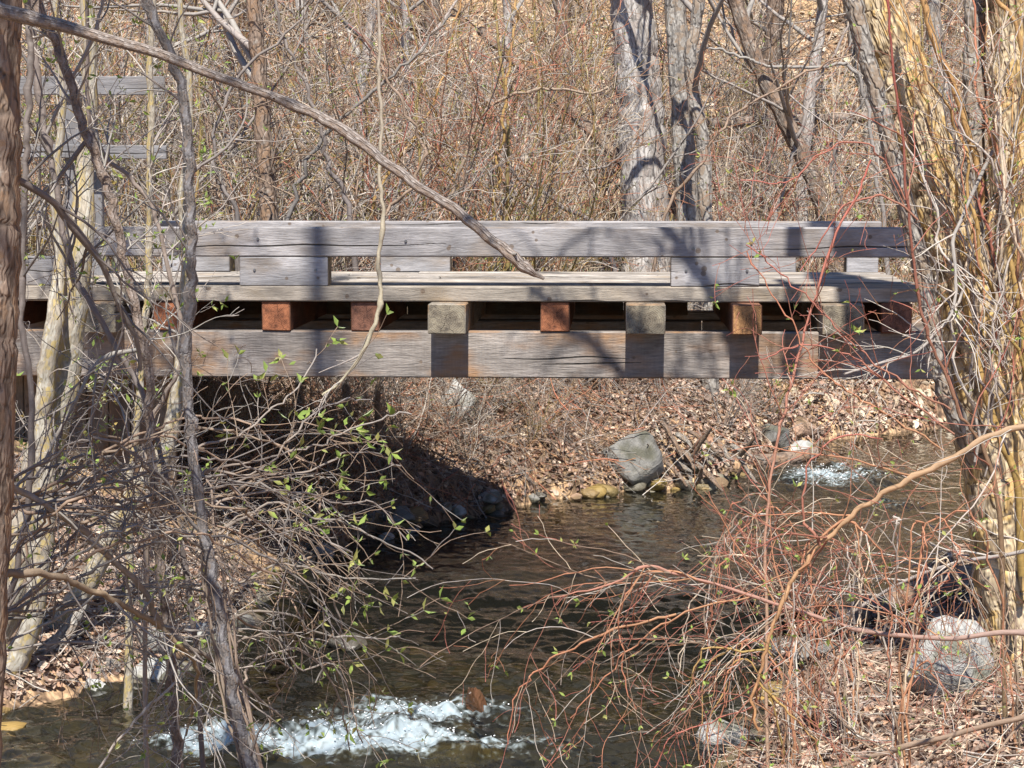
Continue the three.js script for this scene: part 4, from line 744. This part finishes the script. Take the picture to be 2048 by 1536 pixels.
// hanging vine
stemThing('hanging_vine', 'pale dead vine hanging straight down in front of the kerb rail', 'vine', [
  { name: 'vine_stem', col: [[0.34, 0.28, 0.24], [0.56, 0.48, 0.33]], sides: 8, wob: 0.004, p: [...at(9, [5, 7], 720, -1900, 735, -900, 748, -300, 757, 0, 760, 80, 757, 150), ...at(9, [7, 9], 764, 250, 759, 350, 767, 430, 757, 520, 761, 600, 745, 660), ...at(9, [7, 4], 715, 720, 680, 765, 645, 790)], n: 5, from: 0.5, o: { len: [0.25, 0.1, 0.05] } },
], bushO([COL.pale, COL.pale, COL.pale], { leafP: 0 }), 230);

// budding shrub hanging over the water, and the dark tangle behind it
const budO = bushO([COL.brown, COL.brown, COL.grey, COL.grey], { leafP: 0.7, leafL: 0.042, leafLev: 1, den: [0, 2.5, 0], len: [0.3, 0.13, 0.08], rad: [0.003, 0.0019, 0.0014], trop: [-0.03, 0.02, 0, 0] });
seed(240);
stemThing('budding_shrub', 'shrub with fresh green leaf buds drooping over the creek', 'shrub', [
  [400, 1090, 480, 1035, 560, 1018, 640, 1035, 720, 1060, 800, 1100, 872, 1137], [380, 960, 470, 930, 540, 912, 600, 900, 650, 885, 700, 860, 780, 832, 818, 828], [430, 1010, 520, 985, 600, 985, 680, 1010, 740, 1003, 812, 1080],
  [420, 1120, 540, 1060, 620, 1085, 662, 1180, 684, 1262, 690, 1335], [400, 1000, 520, 950, 620, 940, 700, 905, 760, 915, 800, 935], [460, 1180, 560, 1130, 660, 1150, 740, 1160, 830, 1160], [480, 1230, 580, 1230, 640, 1270, 740, 1275, 798, 1272], [470, 1290, 540, 1270, 600, 1340, 660, 1330, 700, 1400, 730, 1490],
  [390, 900, 480, 870, 540, 820, 590, 780, 640, 700], [500, 1330, 600, 1300, 660, 1360, 690, 1440, 700, 1500], [450, 1060, 560, 1005, 620, 1050, 700, 1110, 720, 1150], [410, 940, 500, 950, 580, 880, 620, 830, 690, 800, 740, 800],
].map((q, k) => { const o = rr(-22, 26), xs = y => (y > 1330 ? mix(455, 505, (y - 1330) / 230) : y > 1100 ? mix(415, 455, (y - 1100) / 230) : mix(372, 415, (y - 700) / 400)), y0 = Math.min(1480, q[1] + 70); return { col: [COL.brown[0], COL.grey[0]], wob: 0.012, p: [root(550 + o, 6.55, 6), [505 + o, 1560, 6.6, 5], ...(y0 < 1250 ? [[xs(1360) + o, 1360, 6.65, 5]] : []), [xs(y0) + o * 0.6, y0, 6.7, 5], ...at([6.8, 7.0 + 0.1 * (k % 5)], [5, 3], ...q)], n: 8, from: 0.5, sides: 6 }; }), budO, 241);
for (let k = 0; k < 4; k++) { seed(250 + k); const d = 6.3 + 0.25 * k, q = []; for (let j = 0; j < 6; j++) { const sx = rr(-160, -60), sy = rr(1000, 1500), ex = rr(250, 640), ty = rr(830, 1230); q.push({ col: pick([COL.grey, COL.dark, COL.brown]), sides: 6, wob: 0.022, p: [root(-190 - 20 * k, d, 9), [sx, sy, d, 8], [mix(sx, ex, 0.35), mix(sy, ty, 0.7), d + 0.1, 6.5], [mix(sx, ex, 0.7), ty, d + rr(0, 0.4), 5], [ex, ty + rr(20, 140), d + 0.4, 4], [ex + rr(-40, 60), ty + rr(120, 300), d + 0.4, 3]], n: 6, from: 0.35 }); } stemThing('bare_shrub', 'tangled bare shrub with drooping twigs in front of the shaded bank', 'shrub', q, bushO([COL.dark, COL.dark, COL.brown, COL.dark], { leafP: 0.05, den: [0, 5, 5], rad: [0.0036, 0.0022, 0.0015], trop: [-0.04, -0.06, -0.06, -0.03] }), 260 + k, 'tangled shrubs at the left water edge'); }

// --- the clump of golden trunks on the right bank
const DR = 10.5;
seed(300);
{ const stems = [
  { name: 'trunk', mat: M.barkGold, sides: 24, tile: 0.4, rough: 0.14, step: 0.07, p: [root(2045, DR, 170), ...at(DR, [150, 140], 2030, 1180, 2016, 1090, 2003, 983, 1985, 860, 1962, 720), ...at(DR, [132, 80], 1938, 600, 1890, 440, 1838, 270, 1790, 110, 1752, -20, 1735, -200), ...at(DR, [72, 30], 1725, -700, 1740, -1300, 1760, -2300)], n: 22, from: 0.1, o: { leafP: 0.2 } },
  { name: 'trunk', mat: M.barkGold, sides: 26, tile: 0.45, rough: 0.14, step: 0.08, p: [root(2110, DR + 0.1, 240), ...at(DR + 0.15, [190, 150], 2092, 1200, 2078, 900, 2066, 600, 2060, 300, 2052, 0), ...at(DR + 0.1, [200, 250], 2030, -500, 1985, -1100, 1965, -1700), ...at(DR, [190, 60], 1960, -2300, 1960, -3600)], n: 22, from: 0.1, o: { leafP: 0.2 } },
  { name: 'trunk', mat: M.barkGrey, sides: 14, tile: 0.3, rough: 0.1, p: [root(1990, DR + 0.35, 50), ...at(DR + 0.35, [46, 40], 1985, 1000, 1968, 700, 1955, 450, 1948, 200, 1950, 0, 1960, -500, 1950, -1400)], n: 24, from: 0.2 },
  { name: 'trunk', mat: M.barkGrey, sides: 12, tile: 0.3, rough: 0.12, p: [[1965, 960, DR, 30], ...at(DR - 0.2, [38, 34], 1915, 840, 1885, 760, 1862, 640, 1835, 500, 1790, 330, 1755, 190, 1722, 70, 1708, 0, 1690, -200, 1650, -800)], n: 22, from: 0.1 },
  { name: 'shoot', col: COL.gold, sides: 9, p: [[2045, 1150, DR - 0.45, 16], ...at(DR - 0.5, [15, 13], 2030, 945, 2010, 900, 1985, 830, 1955, 730, 1935, 620, 1935, 540, 1948, 470, 1963, 400, 1955, 330, 1935, 260, 1910, 180, 1880, 110, 1845, 0, 1820, -150)], n: 8 },
  { name: 'shoot', col: COL.gold, sides: 8, p: at(DR - 0.4, [12, 8], 2060, 1100, 2050, 700, 2020, 500, 2030, 300, 2048, 150, 2030, 50, 1980, -20), n: 6 },
];
  for (const [n, ...q] of [[26, 1.72, 4.3, 10.3, 1.35, 5.2, 10.4, 0.95, 5.9, 10.5, 0.5, 6.4, 10.6, 0.0, 6.7, 10.7], [22, 1.70, 4.6, 10.4, 1.5, 5.6, 10.8, 1.1, 6.1, 11.1, 0.75, 6.3, 11.3], [20, 1.9, 5.0, 10.5, 1.6, 6.0, 10.2, 1.35, 6.8, 10.0, 0.9, 7.3, 9.9]]) { const pl = []; for (let k = 0; k < q.length; k += 3) pl.push([V(q[k], q[k + 1], -q[k + 2]), 0.055 * (1 - k / q.length * 0.75)]); stems.push({ name: 'limb', col: COL.grey, sides: 8, p: pl, n, from: 0.15, o: { len: [0.9, 0.35, 0.15], rad: [0.014, 0.005, 0.0025], den: [0, 4, 4] } }); }
  const cs = [COL.pale, COL.pale, COL.gold, COL.rust, COL.brown, COL.dark, COL.straw, COL.red];
  for (let k = 0; k < 26; k++) { const x0 = rr(1945, 2070), x1 = x0 + rr(-310, 110), d = DR - rr(0.3, 0.75), y0 = rr(480, 960), y1 = rr(-150, 320), w = rr(3, 7); stems.push({ name: 'shoot', col: pick(cs), sides: 6, step: 0.07, wob: 0.03, p: [[x0, y0, d + 0.1, w], [mix(x0, x1, 0.25) + rr(-25, 25), mix(y0, y1, 0.3), d, w], [mix(x0, x1, 0.6) + rr(-35, 35), mix(y0, y1, 0.65), d, w * 0.8], [x1, y1, d + rr(-0.1, 0.1), w * 0.5]], n: 6, from: 0.15 }); }
  stemThing('willow_tree', 'clump of golden brown lichened trunks with many shoots at the right end of the bridge', 'tree', stems, bushO([COL.pale, COL.pale, COL.rust, COL.red], { leafP: 0.22, len: [0.4, 0.2, 0.1], den: [0, 5, 4] }), 301);
}
// --- red twig shrubs hanging over the right bank: surveyed arching stems
const rightRoot = (d, w) => [root(2350, d, w), [2280, 1150, d, w], [2180, 960, d, w]];
stemThing('red_twig_shrub', 'orange brown branch arching down over the creek with red side twigs', 'shrub', [
  { col: [[0.36, 0.25, 0.16], [0.44, 0.23, 0.10]], sides: 10, p: [root(2400, 7.2, 22), [2300, 980, 7.2, 19], ...at(7.2, [13.6, 5.2], 2160, 835, 2048, 850, 1980, 872, 1907, 912, 1826, 955, 1745, 1000, 1690, 1045, 1638, 1090, 1605, 1135, 1580, 1175, 1555, 1239, 1530, 1306, 1511, 1364, 1505, 1409, 1518, 1458)], n: 24, from: 0.2, step: 0.04, wob: 0.009 },
  { step: 0.03, wob: 0.013, col: COL.red, p: at(7.2, [5.6, 2.2], 1638, 1090, 1612, 1040, 1608, 960, 1640, 900, 1700, 870, 1760, 880), n: 6 },
  { step: 0.03, wob: 0.013, col: COL.gold, p: at(7.2, [4.8, 2.2], 1545, 1298, 1480, 1302, 1410, 1298, 1386, 1340, 1384, 1400), n: 5 },
  { step: 0.03, wob: 0.013, col: COL.rust, p: at(7.2, [4.8, 2.2], 1600, 1140, 1690, 1040, 1750, 1090, 1778, 1170, 1780, 1290, 1775, 1400), n: 8 },
  { step: 0.03, wob: 0.013, col: COL.gold, p: at(7.2, [4.8, 2.6], 1512, 1362, 1560, 1410, 1620, 1470, 1655, 1540), n: 6 },
], rO, 311);
stemThing('red_twig_shrub', 'grey branch fading to red reaching level over the creek', 'shrub', [
  { col: [[0.27, 0.215, 0.18], [0.42, 0.19, 0.13]], sides: 9, p: [root(2420, 7.6, 18), [2250, 1330, 7.6, 16], ...at(7.6, [11.2, 5.2], 2048, 1264, 1907, 1277, 1803, 1272, 1700, 1256, 1613, 1227, 1530, 1202, 1431, 1169, 1348, 1146), ...at(7.6, [5.6, 2.2], 1290, 1132, 1240, 1160, 1180, 1180, 1105, 1195)], n: 28, from: 0.25 },
  { step: 0.03, wob: 0.013, col: COL.rust, p: at(7.6, [4.8, 2.2], 1431, 1169, 1330, 1140, 1263, 1165, 1240, 1231, 1246, 1335, 1271, 1422), n: 7 },
  { step: 0.03, wob: 0.013, col: COL.rust, p: at(7.6, [4.8, 2.2], 1354, 1231, 1238, 1256, 1126, 1306, 1064, 1351, 1035, 1397, 1014, 1492), n: 3 },
  { step: 0.03, wob: 0.013, col: COL.rust, p: at(7.6, [4.0, 2.2], 1500, 1195, 1354, 1231, 1263, 1297, 1209, 1355, 1138, 1438), n: 4 },
  { step: 0.03, wob: 0.013, col: COL.red, p: at(7.6, [4.0, 2.2], 1600, 1225, 1560, 1330, 1480, 1420, 1350, 1470, 1300, 1540), n: 7 },
], rO, 312);
stemThing('red_twig_shrub', 'upright thin red stem crossing the joists of the bridge', 'shrub', [
  { col: [[0.46, 0.30, 0.20], [0.45, 0.12, 0.09]], p: [root(1535, 8.9, 8), ...at(8.9, [6.4, 3.8], 1532, 1190, 1530, 1107, 1536, 1003, 1555, 880, 1575, 800, 1600, 700, 1622, 620, 1680, 450, 1720, 380, 1740, 320)], n: 14, from: 0.1 },
  { step: 0.03, wob: 0.013, col: COL.red, p: at(8.7, [4.0, 2.2], 1900, 820, 1760, 735, 1640, 620, 1560, 545, 1500, 490), n: 10 },
  { step: 0.03, wob: 0.013, col: COL.red, p: at(8.7, [4.0, 2.2], 1910, 870, 1780, 770, 1700, 710, 1600, 690, 1520, 720), n: 8 },
  { step: 0.03, wob: 0.013, col: COL.rust, p: at(8.7, [4.0, 2.2], 1890, 900, 1740, 810, 1640, 740, 1580, 640, 1490, 500), n: 8 },
], bushO([COL.red, COL.red, COL.red], { leafP: 0.45, den: [0, 3, 0], leafL: 0.034 }), 313);
stemThing('red_twig_shrub', 'dark red whip rising in front of the golden trunks', 'shrub', [
  { col: [[0.19, 0.13, 0.07], [0.28, 0.06, 0.05]], sides: 8, p: [root(2010, 9.2, 12), [1985, 950, 9.2, 11], ...at(9.2, [6.4, 4.5], 1945, 862, 1920, 830, 1895, 760, 1862, 690, 1840, 600, 1822, 480, 1812, 350, 1800, 250, 1785, 100, 1775, 0, 1768, -200)], n: 10, from: 0.1 },
  { step: 0.03, wob: 0.013, col: COL.red, p: at(9.2, [4.0, 2.2], 1810, 400, 1770, 320, 1720, 285, 1660, 295, 1600, 345, 1560, 365, 1480, 360), n: 8 },
  { step: 0.03, wob: 0.013, col: COL.red, p: at(9.2, [4.8, 2.2], 1830, 440, 1780, 395, 1730, 395, 1680, 420, 1640, 480, 1600, 540), n: 6 },
], bushO([COL.red, COL.red, COL.red], { leafP: 0.35, den: [0, 3, 0] }), 314);
stemThing('dead_branch', 'pale crooked dead branch curling in front of the shaded girder end', 'branch', [
  { name: 'limb', col: COL.grey, p: at([9.9, 9.2], [8, 3.5], 1985, 300, 1930, 420, 1905, 480, 1912, 560, 1905, 620, 1870, 670, 1830, 705, 1760, 728, 1690, 746), n: 20, from: 0.2 },
], bushO([COL.pale, COL.pale, COL.pale], { leafP: 0.05 }), 315);
stemThing('dead_branch', 'long brown branch lying low over the leaves of the right bank', 'branch', [
  { name: 'limb', col: COL.brown, sides: 9, p: at([7.8, 8.2], [13, 8], 2250, 1400, 2048, 1434, 1919, 1467, 1803, 1496, 1712, 1521, 1600, 1560), n: 10 },
], bushO([COL.brown, COL.brown, COL.pale], { leafP: 0 }), 316);
stemThing('dead_branch', 'grey dead branch slanting from the golden trunk down to the water', 'branch', [
  { name: 'limb', col: COL.grey, p: at([9.4, 9.9], [9, 5], 2150, 1080, 2048, 1103, 1907, 1128, 1803, 1165, 1700, 1227, 1596, 1285, 1513, 1351), n: 12 },
], bushO([COL.grey, COL.pale, COL.pale], { leafP: 0 }), 317);
// smaller red shrubs rooted on the right bank
seed(320);
[[1700, 9.4], [1800, 8.2], [2060, 8.8], [1640, 9.9], [1580, 9.2]].forEach(([px, d], k) => {
  seed(321 + k); const q = [];
  for (let j = 0; j < 7; j++) { const ex = px + rr(-280, 150), ty = rr(980, 1330), cl = pick([COL.rust, COL.rust, COL.gold, COL.pale, COL.straw, COL.brown]); q.push({ col: cl, sides: 6, wob: 0.018, p: [root(px + rr(-25, 25), d, 5), [mix(px, ex, 0.2) + rr(-20, 20), mix(1480, ty, 0.45), d, 4.5], [mix(px, ex, 0.6), ty, d + rr(-0.2, 0.2), 3.6], [ex, ty + rr(10, 130), d, 3], [ex + rr(-50, 30), ty + rr(120, 320), d, 2.5]], n: 4, from: 0.2 }); }
  stemThing('red_twig_shrub', 'low red and tan twiggy shrub growing from the leafy right bank', 'shrub', q, { ...rO, leafP: 0.12 }, 330 + k, 'low twiggy shrubs on the right bank');
});

// logs and driftwood
tag(log('snag_log', 'log for the black shade and snags along the undercut right water edge', [[1640, 1262, 12.1, 46], [1740, 1218, 12.3, 52], [1860, 1180, 12.5, 54], [1985, 1135, 12.8, 50]], M.barkBrown, 12, 341), 'log for the black shade and snags along the undercut right water edge', 'log');  // log also stands for the black shade under the bank
tag(log('snag_log', 'dark snag at the upstream water edge below the pale topped boulder', [[1510, 922, 20.6, 26], [1570, 918, 20.8, 30], [1632, 905, 21.0, 24]], M.barkBrown, 10, 342), 'dark snag at the upstream water edge below the pale topped boulder', 'log');
log('fallen_log', 'cut grey log end sticking out of the left bank brush', [[60, 1250, 12.6, 30], [140, 1300, 12.0, 32], [225, 1335, 11.6, 34]], M.barkGrey, 12, 343);
log('fallen_log', 'split grey log leaning on the left bank', [[40, 1330, 11.4, 34], [110, 1290, 11.5, 38], [172, 1205, 11.6, 20]], M.barkGrey, 10, 344);
seed(350);
for (let k = 0; k < 22; k++) { const x = rr(1330, 1500), y = rr(880, 965), L = rr(30, 90), a = rr(0.25, 1.2) * (k % 4 ? 1 : -1), d = rr(18.95, 19.5), dx = Math.cos(a) * L / 2, dy = Math.sin(a) * L / 2; const m = log('driftwood_stick', 'grey driftwood stick in the pile of roots at the far water edge', [[x - dx, y - dy, d + 0.1, rr(6, 11)], [x + rr(-4, 4), y + rr(-4, 4), d, rr(6, 11)], [x + dx, y + dy, d - 0.1, 5]], k % 2 ? M.barkGrey : M.barkBrown, 7, 351 + k, 0.15); m.userData.group = 'driftwood pile at the far water edge'; m.userData.category = 'driftwood'; }
// brush on the far bank under and behind the bridge
seed(380);
[[-2.2, 15.7, 0.36], [-1.95, 15.9, 0.34], [-1.75, 16.2, 0.36], [-1.4, 16.6, 0.34], [-1.0, 17.0, 0.32], [-0.85, 17.5, 0.36], [-0.35, 17.9, 0.32], [0.15, 18.6, 0.3], [-2.0, 17.0, 0.45], [-1.3, 17.3, 0.42], [-0.3, 18.6, 0.38], [-1.9, 16.4, 0.42], [-1.55, 16.9, 0.4], [-1.1, 17.6, 0.42], [-0.55, 18.2, 0.4], [-0.1, 18.9, 0.36], [0.4, 19.6, 0.4], [1.0, 20.2, 0.45], [2.0, 20.6, 0.42], [2.6, 22, 0.5], [-2.4, 16.0, 0.45], [-1.5, 18.0, 0.5], [3.6, 24.0, 0.6], [4.2, 24.6, 0.6], [-0.8, 19.2, 0.5]].forEach(([x, d, sc], k) => shrub(k % 4 === 3 ? 'willow' : 'grey', k, x, d, sc, rr(0, 6), 0.15, 'small bare shrub on the far bank below the deck', 'small shrubs on the far bank'));

// spray thrown up by the riffle
{ seed(390); const g = new THREE.IcosahedronGeometry(1, 1), mt = new THREE.MeshPhysicalMaterial({ color: 0xffffff, roughness: 0.15, transmission: 0.3, thickness: 0 }), im = new THREE.InstancedMesh(g, mt, 2600); let n = 0; for (let k = 0; k < 60000 && n < 2600; k++) { const x = rr(-2.2, 3.6), d = rr(9.6, 20.5), f = foamAt(x, d); if (f < 0.35 || rnd() > f) continue; const s = rr(0.0012, 0.0045) * (0.6 + d / 20); im.setMatrixAt(n++, new THREE.Matrix4().compose(V(x, waterH(x, d) + Math.abs(rr(-1, 1) * rnd()) * 0.035, -d), new THREE.Quaternion(), V(s, s * 0.8, s))); } im.count = n; im.name = 'foam_drops'; im.castShadow = im.receiveShadow = true; scene.add(im); stuff(im, 'white drops of spray over the riffles', 'foam'); }

// arching stems of taller shrubs just behind the bridge
const backO = bushO([COL.brown, COL.brown, COL.rust], { len: [0.7, 0.35, 0.16], den: [0, 4, 4], rad: [0.006, 0.0035, 0.0025], rmin: 0.002, trop: [0.02, 0, 0, 0], leafP: 0.12 });
stemThing('arching_shrub', 'golden brown stems arching high behind the kerb rail beside the red boulder', 'shrub', [
  { wob: 0.03, step: 0.09, col: COL.brown, p: [root(840, 19, 14), ...at(19, [8.7, 4.4], 870, 450, 900, 390, 935, 310, 960, 240, 985, 210, 1050, 185, 1120, 180, 1200, 183, 1240, 150)], n: 16 },
  { wob: 0.03, step: 0.09, col: COL.gold, p: [root(700, 19, 12), ...at(19, [7.4, 3.9], 735, 440, 790, 330, 840, 260, 870, 200, 900, 100, 920, 0)], n: 12 },
  { wob: 0.03, step: 0.09, col: COL.gold, p: [root(960, 19.2, 12), ...at(19.2, [6.8, 3.9], 985, 440, 1000, 300, 1015, 150, 1030, 30, 1035, -60)], n: 12 },
], backO, 401);
stemThing('arching_shrub', 'dark arching stems crossing in front of the pale cottonwood', 'shrub', [
  { wob: 0.03, step: 0.09, col: COL.dark, p: [root(985, 20.4, 12), ...at(20.4, [6.8, 3.3], 985, 450, 1000, 415, 1050, 380, 1090, 355, 1150, 340, 1205, 335, 1260, 290, 1300, 245, 1330, 180)], n: 14 },
  { wob: 0.03, step: 0.09, col: COL.dark, p: [root(1260, 20.4, 14), ...at(20.4, [9.3, 4.4], 1200, 455, 1130, 415, 1060, 370, 1000, 330, 940, 310, 880, 330)], n: 12 },
  { wob: 0.03, step: 0.09, col: COL.brown, p: [root(1290, 20.4, 10), ...at(20.4, [6.2, 3.3], 1330, 440, 1400, 330, 1450, 250, 1530, 190, 1620, 140, 1700, 110)], n: 14 },
], backO, 402);
stemThing('arching_shrub', 'grey crooked stems arching past the leaning trunk', 'shrub', [
  { wob: 0.03, step: 0.09, col: COL.grey, p: [root(1800, 24.6, 16), ...at(24.6, [8.7, 3.9], 1760, 400, 1740, 250, 1700, 130, 1640, 135, 1520, 130, 1480, 110, 1420, 97, 1375, 105)], n: 14 },
  { wob: 0.03, step: 0.09, col: COL.grey, p: [root(1560, 24.6, 16), ...at(24.6, [9.3, 4.4], 1550, 440, 1575, 350, 1590, 290, 1620, 200, 1660, 120, 1710, 20)], n: 12 },
  { wob: 0.03, step: 0.09, col: COL.dark, p: [root(1700, 24.6, 14), ...at(24.6, [7.4, 3.9], 1690, 430, 1665, 320, 1700, 250, 1740, 160, 1760, 40)], n: 12 },
], bushO([COL.grey, COL.grey, COL.pale], { len: [0.7, 0.35, 0.16], den: [0, 4, 4], rad: [0.006, 0.0035, 0.0025], rmin: 0.002, leafP: 0.1 }), 403);
stemThing('arching_shrub', 'dark branching stems behind the left half of the kerb rail', 'shrub', [
  { wob: 0.03, step: 0.09, col: COL.dark, p: [root(690, 17.3, 18), ...at(17.3, [10.5, 5.0], 700, 420, 660, 330, 640, 250, 600, 150, 560, 60, 540, -40)], n: 16 },
  { wob: 0.03, step: 0.09, col: COL.dark, p: [root(600, 17.3, 16), ...at(17.3, [9.3, 4.4], 585, 430, 610, 330, 680, 240, 760, 170, 830, 110, 900, 30)], n: 16 },
  { wob: 0.03, step: 0.09, col: COL.dark, p: [root(460, 17.3, 16), ...at(17.3, [8.7, 4.4], 470, 420, 430, 330, 440, 230, 500, 130, 590, 50, 640, -40)], n: 16 },
  { wob: 0.03, step: 0.09, col: COL.brown, p: [root(760, 17.3, 14), ...at(17.3, [7.4, 3.3], 770, 440, 820, 380, 850, 300, 800, 200, 740, 100, 700, 0)], n: 12 },
], bushO([COL.dark, COL.brown, COL.brown], { len: [0.8, 0.35, 0.16], den: [0, 4, 4], rad: [0.007, 0.0035, 0.0025], rmin: 0.002, leafP: 0.35, leafCols: [...LEAFB, ...LEAFC], leafL: 0.03 }), 404);
// the leafing tree behind the viewer's left shoulder, whose crown keeps the left tangle in broken shade
{ seed(410); const g = group('leafing_tree', 'leafing tree out of the picture whose crown shades the left tangle', 'tree', gAt(-1.45, 2.6)), B = newB(), h0 = g.position.y;
  trunk(g, 'trunk', { pts: [0, 1, 2, 3, 4, 5, 6].map(k => V(0.05 * k + 0.05 * Math.sin(k), k * 1.25 - 0.1, -0.04 * k)), rad: [0.12, 0.11, 0.10, 0.09, 0.075, 0.06, 0.03] }, M.barkGrey, 12, 5);
  const oo = { seg: [0.2, 0.12, 0.08], wig: [0.12, 0.2, 0.25], trop: [0.02, 0, 0], den: [4, 5], len: [0.7, 0.35], rad: [0.012, 0.005], ang: [0.7, 0.8], cols: [COL.grey, COL.grey, COL.brown], leafP: 0.6, leafLev: 1, leafL: 0.07 };
  for (let k = 0; k < 34; k++) { const y = rr(2.8, 7.4), a = rr(0, 6.28); B.s = new MB(); grow(B, oo, V(0.04 * y, y, -0.03 * y), V(Math.cos(a), rr(0, 0.6), Math.sin(a)).normalize(), rr(1.0, 1.7), 0.022, 0); mesh('limb', B.s.geo(), M.twig, g); }
  B.s = new MB(); parts(g, B); }
console.log('triangles', Math.round(TRIS), 'top', scene.children.length);
renderer.render(scene, camera);
